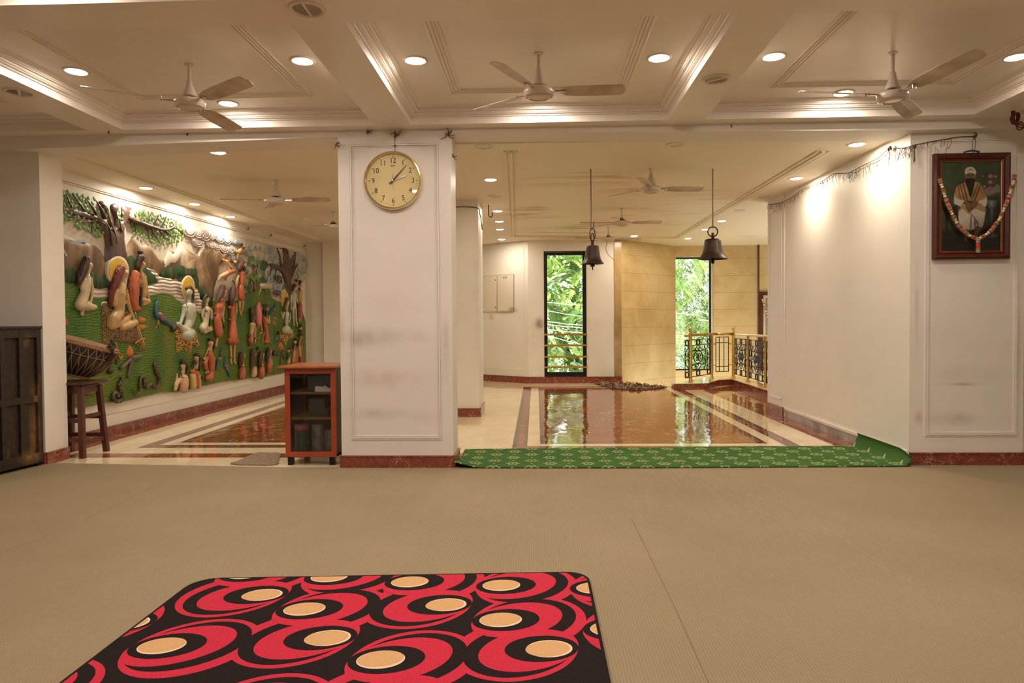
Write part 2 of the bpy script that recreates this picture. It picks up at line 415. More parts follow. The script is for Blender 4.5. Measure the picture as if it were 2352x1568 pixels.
# hall walls
wl = MB(); wl.box(-6.35, -6.2, -3.2, 5.9, -.1, 3.0); struct('wall_left', wl, [m_wall])
wr = MB(); wr.box(6.2, 6.35, -3.2, 5.9, -.1, 3.0); struct('wall_right', wr, [m_wall])
wb = MB(); wb.box(-6.35, 6.35, -3.2, -3.05, -.1, 3.0); struct('wall_behind', wb, [m_wall])
w1 = MB(); w1.box(-6.2, -4.165, 5.62, 5.90, 0, 3.0); struct('wall_front_left', w1, [m_wall])
pl = MB(); pl.box(-1.595, -.680, 5.5, 5.83, 0, 3.0)
def frame_mould(mb, x0, x1, z0, z1, Y, m=0, nrm=-1):
    for ins, w_, h_ in ((0, .010, .006), (.013, .012, .011), (.028, .008, .005)):
        a0, a1, b0, b1 = x0+ins, x1-ins, z0+ins, z1-ins; y0, y1 = sorted((Y, Y+nrm*h_))
        mb.box(a0, a1, y0, y1, b0, b0+w_, m); mb.box(a0, a1, y0, y1, b1-w_, b1, m)
        mb.box(a0, a0+w_, y0, y1, b0+w_, b1-w_, m); mb.box(a1-w_, a1, y0, y1, b0+w_, b1-w_, m)
frame_mould(pl, -1.509, -.766, .232, 2.635, 5.5)
struct('wall_centre_pillar', pl, [m_pillar])
hd = MB()
hd.prism([(-4.165, 5.5, 2.635), (-1.595, 5.5, 2.69), (-1.595, 5.5, 3.0), (-4.165, 5.5, 3.0)], (0, .33, 0))
hd.prism([(-.68, 5.5, 2.705), (3.0, 5.5, 2.665), (3.0, 5.5, 3.0), (-.68, 5.5, 3.0)], (0, .33, 0))
hd.prism([(-6.2, 5.5, 2.70), (-4.165, 5.5, 2.635), (-4.165, 5.5, 3.0), (-6.2, 5.5, 3.0)], (0, .14, 0))
hd.prism([(3.0, 5.5, 2.665), (6.2, 5.5, 2.70), (6.2, 5.5, 3.0), (3.0, 5.5, 3.0)], (0, .14, 0))
struct('wall_header_beam', hd, [m_wall])
w2 = MB(); w2.box(3.0, 3.895, 5.6, 5.9, 0, 3.0); w2.box(3.895, 6.2, 5.75, 5.9, 0, 3.0)
frame_mould(w2, 3.118, 3.850, .236, 2.620, 5.6)
struct('wall_front_right', w2, [m_wright])
# partition to the right of the opening: plain board, then a panelled pier
w3 = MB(); w3.box(3.0, 3.3, 5.9, 8.35, .1, 3.0); w3.box(3.012, 3.3, 5.6, 8.35, 0, .1, 1)
w3.box(2.985, 3.3, 8.35, 8.93, 0, 3.0)
for z0, z1, y0, y1 in ((.2, .212, 8.42, 8.88), (2.52, 2.532, 8.42, 8.88), (.2, 2.53, 8.42, 8.43), (.2, 2.53, 8.87, 8.88)): w3.box(2.977, 2.99, y0, y1, z0, z1)
w3.box(2.982, 3.01, 5.62, 8.35, .098, .118); w3.box(2.990, 3.01, 5.62, 8.35, .085, .098)
struct('wall_partition_right', w3, [m_wall, m_skirt])
# mural wall, far walls
MUR0 = Vector((-4.55, 7.0, 0)); MURD = Vector((.03, 1, 0)).normalized(); MURN = Vector((MURD.y, -MURD.x, 0))
w4 = MB(); a = MUR0+MURD*-1.2; b = MUR0+MURD*6.0
wseg(w4, a, b, 0, 3.0, .2)
zl = .235
w4.bar(a+MURN*.003+Vector((0, 0, zl)), b+MURN*.003+Vector((0, 0, zl)), .012, .008)
for z in (2.565, 2.585): w4.bar(a+MURN*.006+Vector((0, 0, z)), b+MURN*.006+Vector((0, 0, z)), .02, .01)
struct('wall_mural', w4, [m_wall])
CR = MUR0+MURD*5.82
w5 = MB(); wseg(w5, (CR.x-.3, 12.84), (-3.98, 12.84), 0, 3.0, .2); wseg(w5, (-4.02, 12.78), (-1.05, 13.5), 0, 3.0, .2)
for x0, x1, z0, z1 in ((-3.92, -3.0, 2.46, 2.47), (-3.92, -3.91, .25, 2.47)): w5.bar((x0, 12.80, (z0+z1)/2) if x1-x0 > .1 else (x0, 12.795, z0), (x1, 13.03, (z0+z1)/2) if x1-x0 > .1 else (x0, 12.795, z1), .02, .012)
struct('wall_far_left', w5, [m_wall])
p2_ = MB(); p2_.box(-1.62, -.712, 8.44, 9.10, 0, 2.70)
struct('wall_inner_pillar', p2_, [wall_mat('inner_pillar_paint', stains=[((-.72, 8.6, 1.6), (.1, .4, 1.2), OCH, .3)])])
w6 = MB(); wseg(w6, (-1.08, 13.52), (-.15, 12.87), -.2, 3.0, .25)
A0, A1 = Vector((-1.05, 13.5, 0)), Vector((-.15, 12.87, 0)); AD = (A1-A0).normalized(); AN = Vector((AD.y, -AD.x, 0))
def onA(px, py, off=0):        # a pixel on the angled far wall
    r = ray(px, py); o = A0+AN*off; n = AN
    t_ = (o-Vector((0, 0, H))).dot(n)/Vector(r).dot(n); return Vector(r)*t_+Vector((0, 0, H))
def loopbars(mb, P, wd, th, n, closed=True):
    for i in range(len(P) if closed else len(P)-1): mb.bar(P[i], P[(i+1) % len(P)], wd, th, 0, n)
loopbars(w6, [onA(1100, 580), onA(1203, 569), onA(1204, 851), onA(1100, 843)], .014, .012, AN)
struct('wall_far_angled', w6, [m_wback])
w7 = MB(); wseg(w7, (-.15, 12.87), (1.46, 12.87), -1.6, 3.0, .25, holes=[(.298, 1.093, .12, 2.483)])
struct('wall_far_window', w7, [m_wback])
w8 = MB(); wseg(w8, (1.46, 12.86), (1.60, 12.88), -1.6, 3.0, .25, 1); wseg(w8, (1.60, 12.90), (2.86, 14.15), -1.6, 3.0, .25)
wseg(w8, (2.86, 14.15), (4.54, 14.15), -1.6, 3.0, .28, holes=[(.006, .78, .135, 2.482)])
wseg(w8, (4.54, 14.10), (5.7, 14.10), -1.6, 3.0, .3)
struct('wall_marble_clad', w8, [m_clad, m_cladstrip])
sm = MB(); sm.box(4.525, 4.545, 14.085, 14.16, -1.0, ZF); struct('trim_cladding_joint', sm, [pm('dark_brown_joint', (.12, .05, .025, 1), .5)])
w9 = MB(); w9.box(5.7, 5.9, 8.7, 14.4, -1.6, 3.0); w9.box(3.3, 5.8, 8.73, 8.93, -1.6, 3.0); struct('wall_far_right', w9, [m_clad])

# marble skirtings
def skirt(name, segs, h=.098, th=.016):
    mb = MB()
    for a, b in segs:
        a = Vector((*a, h/2)); b = Vector((*b, h/2)); d = (b-a).normalized(); n = Vector((d.y, -d.x, 0))
        mb.bar(a+n*th/2, b+n*th/2, th, h)
        mb.bar(a+n*th*.7+Vector((0, 0, h/2+.003)), b+n*th*.7+Vector((0, 0, h/2+.003)), th*1.5, .010)
    struct(name, mb, [m_redskirt])
skirt('baseboard_pillar', [((-1.595, 5.5), (-.68, 5.5)), ((-.68, 5.5), (-.68, 5.83)), ((-1.595, 5.83), (-1.595, 5.5))])
skirt('baseboard_front_right', [((3.0, 5.6), (3.9, 5.6))], .10)
skirt('baseboard_front_left', [((-6.2, 5.62), (-4.165, 5.62)), ((-4.165, 5.62), (-4.165, 5.9))])
skirt('baseboard_mural_wall', [(tuple((MUR0+MURD*-1.2)[:2]), tuple(CR[:2]))], .095)
skirt('baseboard_far_left', [((CR.x, 12.84), (-4.0, 12.84)), ((-4.02, 12.78), (-1.05, 13.5))])
skirt('baseboard_inner_pillar', [((-1.62, 8.44), (-.712, 8.44)), ((-.712, 8.44), (-.712, 9.1))], .1)
skirt('baseboard_far', [((-1.05, 13.5), (-.15, 12.87)), ((-.15, 12.87), (1.60, 12.87))], .115)
skirt('baseboard_partition_pier', [((2.985, 8.93), (2.985, 8.35))], .11)

# window 1: black frame, glass, brass safety bars
x0, x1, z0, z1 = .148, .943, .12, 2.483
f = MB()
for b_ in ((x0, x1, z0, z0+.09), (x0, x1, z1-.075, z1), (x0, x0+.062, z0+.09, z1-.075), (x1-.072, x1, z0+.09, z1-.075)): f.box(b_[0], b_[1], 12.865, 12.95, b_[2], b_[3])
f.box(x0+.02, x1-.02, 12.86, 12.866, z1-.022, z1-.017, 1)
wo = struct('window_1', f, [m_black, m_chrome]); g = MB(); g.box(x0+.05, x1-.05, 12.90, 12.906, z0+.06, z1-.05); g.build('pane', m_glass, wo)
for i, py in enumerate((768, 793, 819, 843)):
    b_ = MB(); z = onY(1300, py, 12.84).z; b_.tube([(x0-.005, 12.835, z), (x1+.01, 12.835, z)], .019, 12)
    for xx in (x0+.03, x1-.03): b_.tube([(xx, 12.835, z), (xx, 12.87, z)], .012, 8)
    b_.build('brass_safety_bar', m_brass, smooth=True, label='brass bar across the tall black window, '+('topmost of the four', 'second from the top', 'third from the top', 'lowest of the four')[i], cat='safety bar', group='brass bars across the tall window')
x0, x1, z0, z1 = 2.866, 3.64, .135, 2.482
f = MB(); Y = 14.25; xm = onY(1631, 700, Y).x
for b_ in ((x0, x1, z0, z0+.02), (x0, x1, z1-.05, z1-.02), (xm-.02, xm+.02, z0, z1-.02), (x0, x0+.015, z0, z1)): f.box(b_[0], b_[1], Y, Y+.05, b_[2], b_[3])
wo = struct('window_2', f, [m_black]); g = MB(); g.box(x0, xm, Y+.02, Y+.026, z0, z1-.03); g.build('pane', m_glass, wo)
f = MB(); f.box(xm+.02, x1+.08, Y+.0, Y+.12, z0-.05, z1+.05); f.box(x0-.05, x1, Y-.02, Y+.05, z1-.02, z1+.05); struct('trim_window_jamb', f, [pm('cream_window_jamb', (.8, .74, .6, 1), .4)])

# ------------------------------------------------------------------ downlights
def downlight(loc, on, power, label, group, first={}):
    key = (on, power)
    if key not in first:
        t_ = thing('recessed_downlight', label, 'ceiling light', loc, group)
        x, y, z = loc
        r = MB(); r.lathe([(.060, -.002), (.062, -.006), (.072, -.008), (.080, -.004), (.081, .001)], loc, 40); r.build('trim_ring', m_plug, t_, smooth='all')
        d_ = MB(); d_.lathe([(.0005, -.0125), (.03, -.012), (.05, -.010), (.061, -.005)][::-1] if on else [(.0005, -.003), (.061, -.003)], loc, 40)
        d_.build('diffuser', m_lit if on else m_plug, t_, label='glowing diffuser' if on else None)
        if on:
            L_ = bpy.data.lights.new('downlight_lamp', 'AREA'); L_.shape = 'DISK'; L_.size = .11; L_.energy = power; L_.color = LAMP_FAR if power == P_FAR else LAMP_NEAR
            lo = bpy.data.objects.new('downlight_lamp', L_); COL.objects.link(lo); lo.parent = t_; lo.location = (0, 0, -.015)
        first[key] = t_; return t_
    r = dup(first[key], loc, label); r['group'] = group; return r
CO = ['leftmost coffer', 'left coffer', 'centre coffer', 'right coffer', 'rightmost coffer']
NL = [('left coffer', 'left', 175, 163), ('left coffer', 'far', 524, 237), ('left coffer', 'right', 695, 139), ('centre coffer', 'left', 954, 138), ('centre coffer', 'right', 1514, 132), ('right coffer', 'left', 1777, 129), ('right coffer', 'far', 1937, 213), ('right coffer', 'right', 2335, 130)]
for cn, sd, px, py in NL:
    p = onZ(px, py, ZC); downlight(tuple(p), True, P_NEAR, 'lit round downlight on the %s side of the %s, seen with its ceiling fan' % (sd, cn), 'downlights in the hall coffers')
downlight((.055, 5.14, ZC), True, P_NEAR, 'lit round downlight on the far side of the centre coffer, behind its fan', 'downlights in the hall coffers')
for ix, (x0, x1) in enumerate(xs):          # coffers over and behind the camera; unseen downlights added for ambient light
    if ix in (0, 4): continue
    xm = (x0+x1)/2
    for iy, (y0, y1) in enumerate(ys[:2]):
        for sd, dx, dy in (('left', x0+.25-xm, 0), ('right', x1-.25-xm, 0), ('far', 0, (y1-y0)/2-.23)):
            downlight((xm+dx, (y0+y1)/2+dy, ZC), True, P_NEAR, 'lit round downlight, %s side of the %s, row %s, added out of frame' % (sd, CO[ix], ('behind the camera', 'above the camera')[iy]), 'unseen downlights added over and behind the camera')
FLT = [(501, 349, 'largest and nearest lit downlight over the mural room'), (335, 431, 'lit downlight by the mural wall, leftmost, above the big tree'), (447, 468, 'lit downlight by the mural wall, second from the left'), (529, 497, 'lit downlight by the mural wall, third from the left'),
       (712, 454, 'lit downlight right of the first far fan in the mural room'), (1127, 412, 'lit downlight just right of the clock pillar, nearest of its row'), (1143, 484, 'lit downlight beside the hanging hook'), (1147, 508, 'lit downlight second beyond the hanging hook'),
       (1148, 526, 'lit downlight third beyond the hanging hook'), (1152, 549, 'farthest lit downlight above the meter cabinets'), (1968, 331, 'lit downlight close above the right partition, nearest'), (1829, 409, 'lit downlight close above the right partition, second'),
       (1657, 507, 'lit downlight right of the right bell rod'), (1620, 526, 'lit downlight left behind the ring of the right bell'), (1580, 547, 'lit downlight above the marble corner by the bright window'), (1456, 548, 'lit downlight at the top of the marble wall by the black window')]
for px, py, lb in FLT:
    p = onZ(px, py, ZF)
    if (px, py) == (1456, 548): p = onZ(1456, 545, ZF); p.y -= .25; p.x -= .03
    downlight(tuple(p), True, P_FAR, lb, 'lit downlights beyond the openings')
for px, py, lb in ((1111, 336, 'unlit round downlight just inside the opening by the clock pillar'), (1551, 331, 'unlit round downlight above and between the two bells, nearest'), (1137, 451, 'unlit round downlight above the hanging hook'), (1457, 438, 'unlit round downlight left of the nearest far fan'), (1413, 500, 'unlit round downlight left of the second far fan'), (1757, 452, 'unlit round downlight by the far edge of the right partition'), (1699, 483, 'unlit round downlight above the right bell, to its right'), (590, 519, 'unlit round downlight by the mural wall, nearer one'), (645, 535, 'unlit round downlight by the mural wall, farther one')):
    downlight(tuple(onZ(px, py, ZF)), False, 0, lb, 'unlit downlights beyond the openings')

# air vents on the beams
def vent(loc, rz, label):
    t_ = thing('air_vent', label, 'air vent', loc, 'round air vents on the beams')
    r = MB(); r.lathe([(.068, -.001), (.070, -.008), (.084, -.010), (.092, -.005), (.094, .001)], loc, 40); r.build('vent_ring', m_plug, t_, smooth='all')
    b_ = MB(); b_.lathe([(.0005, -.0008), (.069, -.0008)], loc, 40); b_.build('duct_mouth', m_black, t_)
    g_ = MB(); x, y, z = loc; c_, s_ = math.cos(rz), math.sin(rz)
    def P(u, v): return (x+u*c_-v*s_, y+u*s_+v*c_, z-.005)
    g_.bar(P(0, -.068), P(0, .068), .014, .006)
    for k in range(-8, 9):
        if k == 0: continue
        u = k*.0078; hh = math.sqrt(max(0, .068**2-u*u))
        if k < 0: g_.bar(P(u, -hh), P(u, hh), .0022, .004)
    for k in range(-7, 8):
        v = k*.0088; uu = math.sqrt(max(0, .068**2-v*v)); g_.bar(P(.006, v), P(uu, v), .0020, .004)
    g_.build('louvres', m_plug, t_)
for px, py, rz, lb in ((705, 20, 0, 'round slatted air vent where the near beam meets the left beam'), (44, 211, .6, 'dusty round air vent on the beam at the left edge of the frame'), (1645, 181, .9, 'round slatted air vent on the beam between centre and right coffers')):
    vent(tuple(onZ(px, py, ZB)), rz, lb)
# ------------------------------------------------------------------ floor coverings
CZ = .008
cp = MB()
edge = [(-4.16, 5.66)]
x = -4.14
while x < -1.62:
    f_ = (x+4.1)/2.5
    edge.append((x, 5.665-.165*min(1, f_*1.25)+random.uniform(-.006, .006))); x += .022
edge += [(-1.61, 5.475), (-.7, 5.48), (-.66, 5.52), (2.9, 5.54), (3.0, 5.578), (4.6, 5.578), (4.6, 5.5), (6.15, 5.5)]
cp.prism([(x, y, .001) for x, y in [(-6.15, -3.0), (6.15, -3.0)]+edge[::-1]+[(-6.15, 5.6)]], (0, 0, CZ-.001))
carpet = cp.build('carpet', m_carpet, label='large beige ribbed carpet covering the hall floor with a frayed far edge', cat='carpet')
for pts in ([(1450, 1190), (1550, 1395), (1628, 1568)], [(190, 1195), (285, 1150), (372, 1108)], [(0, 1271), (60, 1248), (115, 1229)]):
    P = [onZ(x, y, CZ) for x, y in pts]
    sm = MB()
    for i in range(len(P)-1): sm.bar(P[i]-Vector((0, 0, .001)), P[i+1]-Vector((0, 0, .001)), .0035, .0026)
    sm.build('seam', pm('carpet_seam_dark', (.16, .12, .07, 1), .9), carpet)

# red, black and tan rug
m_rb = pm('rug_black_pile', (.017, .012, .011, 1), .95, 0, .2, 200, .3, spec=.1)
m_rr = pm('rug_crimson_pile', (.54, .030, .058, 1), .95, 0, .14, 160, .3, spec=.1)
m_rt = pm('rug_tan_pile', (.62, .37, .17, 1), .95, 0, .08, 160, .3, spec=.1)
m_rc = pm('rug_pale_outline', (.80, .60, .42, 1), .95, 0, .05, 160, spec=.1)
RX0, RX1, RY0, RY1, RZ = -1.56, .222, .75, 3.165, .022; CZR = .0086
def rrect(x0, x1, y0, y1, r, n=6):
    out = []
    for cx, cy, a in ((x1-r, y1-r, 0), (x0+r, y1-r, 90), (x0+r, y0+r, 180), (x1-r, y0+r, 270)):
        out += [(cx+r*math.cos(math.radians(a+90*k/n)), cy+r*math.sin(math.radians(a+90*k/n))) for k in range(n+1)]
    return out
def shear(p): return (p[0]+.0*(p[1]-2), p[1]+.062*(p[0]-.2)*(1 if p[1] > 2 else .0)) 
clipP = [shear(p) for p in rrect(RX0, RX1, RY0, RY1, .10)]
outP = [shear(p) for p in rrect(RX0-.012, RX1+.012, RY0-.012, RY1+.012, .11)]
def clip(poly, cl):
    out = poly
    for i in range(len(cl)):
        a, b = cl[i], cl[(i+1) % len(cl)]
        ins = lambda p: (b[0]-a[0])*(p[1]-a[1])-(b[1]-a[1])*(p[0]-a[0]) >= 0
        new = []
        for j in range(len(out)):
            p, q = out[j-1], out[j]
            if ins(p) != ins(q):
                d1 = (b[0]-a[0])*(p[1]-a[1])-(b[1]-a[1])*(p[0]-a[0]); d2 = (b[0]-a[0])*(q[1]-a[1])-(b[1]-a[1])*(q[0]-a[0])
                t_ = d1/(d1-d2); new.append((p[0]+(q[0]-p[0])*t_, p[1]+(q[1]-p[1])*t_))
            if ins(q): new.append(q)
        out = new
        if not out: return []
    return out
rg = MB(); rg.prism([(x, y, CZR) for x, y in outP], (0, 0, RZ-CZR), 0)
def elp(cx, cy, rx, ry, ang, n=56):       # an ellipse drawn in the detail crop, carried to the rug plane relative to the tan spot
    o = onZ(160+790/3.675, 1300+690/3.675, RZ); a = math.radians(ang); out = []
    for k in range(n):
        u, v = rx*math.cos(2*PI*k/n), ry*math.sin(2*PI*k/n)
        p = onZ(160+(cx+u*math.cos(a)-v*math.sin(a))/3.675, 1300+(cy+u*math.sin(a)+v*math.cos(a))/3.675, RZ); out.append((p.x-o.x, p.y-o.y))
    return out[::-1]
RINGS = [(elp(1020, 715, 625, 212, -14), 1), (elp(1010, 698, 560, 172, -14), 0), (elp(930, 695, 510, 138, -13), 1), (elp(832, 695, 345, 97, -9), 0), (elp(786, 694, 216, 64, -9), 3), (elp(790, 688, 208, 57, -9), 2)]
cells = [(0, -.957, 2.741), (0, -.148, 2.655), (0, -1.372, 2.417), (0, -.549, 2.333), (0, -.578, 3.037), (0, -.961, 3.090), (0, -.163, 3.004), (0, -1.37, 3.12), (0, .25, 2.98), (0, .28, 2.585), (1, -1.62, 2.60),
         (1, -1.195, 2.881), (1, -.387, 2.793), (1, -.789, 2.49), (1, .032, 2.423)]
for i in range(-1, 6):
    for j in range(1, 6):
        for ty, bx, by in ((0, -.549, 2.333), (1, -.789, 2.49)):
            x = bx+.809*(i-2)-.412*j+.412*2*0; y = by-.087*(i-2)-.325*j
            while x < -1.9: x += .809; y -= .087
            if y < 2.14 and x < .5: cells.append((ty, x, y))
seen = []
for ty, x, y in cells:
    if any(abs(x-a) < .05 and abs(y-b) < .05 for _, a, b in seen): continue
    seen.append((ty, x, y))
    for k, (pl_, m_) in enumerate(RINGS):
        P = [(x+u*(1 if ty == 0 else -1), y+v*(1 if ty == 0 else -1)) for u, v in pl_]
        if ty == 1 and k == 4: P = [(x+u+.006, y+v) for u, v in pl_]
        P = clip(P, clipP)
        if len(P) > 2: rg.prism([(a, b, RZ) for a, b in P], (0, 0, .0003*(k+1)+.000004*len(seen)), m_, top_only=True)
rg.build('patterned_rug', [m_rb, m_rr, m_rt, m_rc], label='crimson and black rug with tan ovals lying in the foreground', cat='rug')

# green runner across the right opening, its right end turned up the wall
t = NT('green_floral_runner_pile'); v = t.obj()
sp = t.n('ShaderNodeSeparateXYZ', {0: v}).outputs
A_, B_ = .309, .272
def cellxy(ox, oy):
    fx = t.math('SUBTRACT', t.math('FRACT', t.math('ADD', t.math('MULTIPLY', sp[0], 1/A_), ox)), .5)
    fy = t.math('SUBTRACT', t.math('FRACT', t.math('ADD', t.math('MULTIPLY', sp[1], 1/B_), oy)), .5)
    return t.math('MULTIPLY', fx, A_), t.math('MULTIPLY', fy, B_)
def flower(ox, oy):
    x_, y_ = cellxy(ox, oy)
    r_ = t.math('SQRT', t.math('ADD', t.math('MULTIPLY', x_, x_), t.math('MULTIPLY', y_, y_)))
    an = t.math('ARCTAN2', y_, x_)
    pet = t.math('ADD', .041, t.math('MULTIPLY', t.math('COSINE', t.math('MULTIPLY', an, 6)), .009))
    d_ = t.math('ABSOLUTE', t.math('SUBTRACT', r_, pet)); ringm = t.math('LESS_THAN', d_, .0085)
    return t.math('ADD', ringm, t.math('LESS_THAN', r_, .013), clamp=True)
def dots(ox, oy):
    x_, y_ = cellxy(ox, oy)
    return t.math('LESS_THAN', t.math('ADD', t.math('MULTIPLY', x_, x_), t.math('MULTIPLY', y_, y_)), .00013)
mk = t.math('ADD', flower(.0, .0), flower(.5, .5), clamp=True)
mk = t.math('ADD', mk, t.math('ADD', dots(.5, .0), dots(0, .5)), clamp=True)
fz = t.noise(v, 220, 2); big = t.noise(v, 2, 3)
c = t.ramp(big, [(.3, (.050, .125, .030, 1)), (.7, (.075, .17, .042, 1))])
c = t.mix(mk, c, (.42, .44, .20, 1)); c = t.mix(t.ramp(fz, [(.4, (0, 0, 0)), (.8, (.5, .5, .5))]), c, (.02, .05, .012, 1))
t.bump(fz, .5, .003); m_green = t.set(c, .95, 0, .1)
gr = MB(); nx, ny = 90, 26; vs = []
for j in range(ny+1):
    for i in range(nx+1):
        u, v_ = i/nx, j/ny
        x = -.665+u*3.76; yn = 5.452+.10*max(0, u-.35)*.9; yf = 6.265+.16*u
        y = yn+(yf-yn)*v_; z = (.0205 if y < 5.62 else .0205-.009*min(1, (y-5.62)/.1))+.0025*math.sin(9*u)*math.sin(3*v_)
        if v_ < .10: z -= (.10-v_)*.01
        if x > 2.93:                                   # curl up against the partition
            s_ = x-2.93; zz = min(s_, .10+.0*v_); x = 2.93+min(s_*.55, .045); z += zz*1.15
            if v_ < .2: z -= zz*.5*(.2-v_)/.2
        if u < .05 and v_ < .45: z += .045*(1-u/.05)*(1-v_/.45); 
        vs.append((x, y, z))
gr.add(vs, [(j*(nx+1)+i, j*(nx+1)+i+1, (j+1)*(nx+1)+i+1, (j+1)*(nx+1)+i) for j in range(ny) for i in range(nx)])
g_ = gr.build('green_runner_carpet', m_green, smooth='all', origin=(-.665, 5.452, 0), label='green runner carpet with pale flowers along the right opening', cat='carpet runner')
so = g_.modifiers.new('thickness', 'SOLIDIFY'); so.thickness = .009; so.offset = -1
# grey mat offcut next to the cabinet
mt = MB(); pts = [(530, 1063), (548, 1057), (590, 1039), (620, 1039), (642, 1040), (640, 1055), (632, 1065), (575, 1066)]
P = [onZ(x, y, .012) for x, y in pts]; P = spline([p for p in P], 5, True)
mt.prism([(p.x+random.uniform(-.003, .003), p.y+random.uniform(-.004, .004), .0008) for p in P], (0, 0, .0115))
mt.build('door_mat', pm('grey_brown_matting', (.27, .20, .14, 1), .97, 0, .5, 120, .8, spec=.1), label='small grey brown mat offcut on the marble left of the red cabinet', cat='mat')
# shaggy rug at the top of the stairs
sh = MB(); P = [onZ(x, y, .0) for x, y in ((1365, 882), (1400, 878), (1450, 880), (1500, 887), (1532, 890), (1500, 894), (1460, 898), (1400, 892))]
P = [Vector((p.x, p.y, 0)) for p in P]
P[1] = Vector((1.35, 12.78, 0)); P[2] = Vector((1.72, 12.68, 0))
sh.prism([(p.x, p.y, .0006) for p in P], (0, 0, .012))
xs_ = [p.x for p in P]; ys_ = [p.y for p in P]
def inpoly(x, y, poly):
    c_ = False
    for i in range(len(poly)):
        a, b = poly[i-1], poly[i]
        if (a[1] > y) != (b[1] > y) and x < (b[0]-a[0])*(y-a[1])/(b[1]-a[1])+a[0]: c_ = not c_
    return c_
n_ = 0
while n_ < 420:
    x, y = random.uniform(min(xs_), max(xs_)), random.uniform(min(ys_), max(ys_))
    if inpoly(x, y, [(p.x, p.y) for p in P]):
        a = random.uniform(0, 6.28); l_ = random.uniform(.03, .08); hh = random.uniform(.02, .05)
        sh.tube([(x, y, .012), (x+l_*.4*math.cos(a), y+l_*.4*math.sin(a), hh), (x+l_*math.cos(a), y+l_*math.sin(a), .014)], .006, 5, n_ % 2); n_ += 1
sh.build('shaggy_rug', [pm('rug_dark_strands', (.10, .05, .025, 1), .95), pm('rug_pale_strands', (.42, .30, .17, 1), .95)], label='dark brown shaggy rug at the top of the stairs by the marble wall', cat='rug')

# ------------------------------------------------------------------ ceiling fans
def fan(loc, drop, R, azs, label, group, mr=.095, style=0, wire=False, blades=True):
    """loc: point on the ceiling; drop: ceiling to blade plane"""
    t_ = thing('ceiling_fan', label, 'ceiling fan', loc, group); x, y, z = loc; zb = z-drop
    a = MB(); a.lathe([(.001, 0), (.028, -.001), (.028, -.006), (.011, -.008), (.011, -drop+.05)], loc, 16); a.build('down_rod', m_fan, t_, smooth=True)
    k = mr/.095
    if style == 0:
        a = MB(); a.lathe([(.012, .150), (.017, .145), (.022, .115), (.034, .085), (.046, .055), (.050, .042), (.044, .040), (.001, .040)], (x, y, zb), 28); a.build('canopy_cone', m_fan, t_, smooth=True); a = MB(); a.lathe([(.016, .041), (.016, .020)], (x, y, zb), 12); a.lathe([(.030, .030), (.034, .026), (.030, .021)], (x, y, zb), 16); a.build('motor_shaft', m_iron, t_)
    else:
        a = MB(); a.tube([(x-.02, y, zb+.02), (x-.012, y, zb+.06), (x, y, zb+.075)], .008, 8); a.tube([(x+.02, y, zb+.02), (x+.012, y, zb+.06), (x, y, zb+.075)], .008, 8)
        a.tube([(x-.03, y-.02, zb+.035), (x+.045, y-.02, zb+.028)], .012, 8); a.build('hanger_bracket', m_iron, t_, smooth=True)
    a = MB(); a.lathe([(.001, .022*k), (.082*k, .020*k), (.092*k, .014*k), (.096*k, .006*k), (.096*k, -.014*k), (.093*k, -.018*k)], (x, y, zb), 36); a.build('motor_housing', m_fan, t_, smooth=True)
    a = MB(); a.lathe([(.093*k, -.018*k), (.090*k, -.026*k), (.082*k, -.030*k), (.080*k, -.026*k), (.074*k, -.026*k), (.072*k, -.034*k), (.058*k, -.040*k), (.056*k, -.034*k), (.0005, -.036*k)], (x, y, zb), 36); a.build('bottom_cover', m_fan, t_, smooth=True)
    if not blades: azs = azs[:0]
    for az, tz in azs:
        A = math.radians(az); d = Vector((math.cos(A), math.sin(A), 0)); n = Vector((-math.sin(A), math.cos(A), 0)); c0 = Vector((x, y, zb+.004))
        st = [(.10*k, .016), (.13*k, .018), (.17, .045), (.21, .052), (.35, .058), (R-.03, .056), (R-.008, .044), (R, .02)]
        vs = []; pit = math.radians(-14)
        for r_, hw in st:
            for sgn in (-1, 0, 1):
                for dz in (0, -.0025):
                    hh = hw*sgn; vs.append(c0+d*r_+n*hh*math.cos(pit)+Vector((0, 0, hh*math.sin(pit)*(1 if r_ > .15 else .3)+(.006 if sgn == 0 else 0)+dz+tz*(r_/R))))
        fs = []
        for i in range(len(st)-1):
            for s_ in range(2):
                a_ = i*6+s_*2; b2 = a_+6
                fs += [(a_, a_+2, b2+2, b2), (a_+1, b2+1, b2+3, a_+3)]
            fs += [(i*6, i*6+6, i*6+7, i*6+1), (i*6+4, i*6+5, i*6+11, i*6+10)]
        e_ = (len(st)-1)*6; fs += [(e_, e_+1, e_+3, e_+2), (e_+2, e_+3, e_+5, e_+4), (0, 2, 3, 1), (2, 4, 5, 3)]
        bl = MB(); bl.add(vs, fs); bo = bl.build('blade', m_fanblade, t_)
        br = MB(); br.bar(c0+d*.085*k+Vector((0, 0, -.004)), c0+d*.17+Vector((0, 0, -.004+tz*.3)), .022, .004)
        for q in (-.014, .014): br.tube([c0+d*.165+n*q+Vector((0, 0, -.009)), c0+d*.165+n*q+Vector((0, 0, .010))], .0045, 8)
        br.build('blade_bracket', m_chrome, bo)
    if wire:
        a = MB(); a.tube(spline([(x-.02, y-.02, zb-.045), (x-.04, y-.02, zb-.16), (x, y-.02, zb-.26), (x+.10, y-.02, zb-.34)], 5), .004, 6); a.build('dangling_wire', m_cable, t_, smooth='all')
    return t_
G1, G2, G3 = 'ceiling fans of the hall', 'ceiling fans over the right room', 'ceiling fans over the mural room'
def cl(px, py, z): return tuple(onZ(px, py, z))
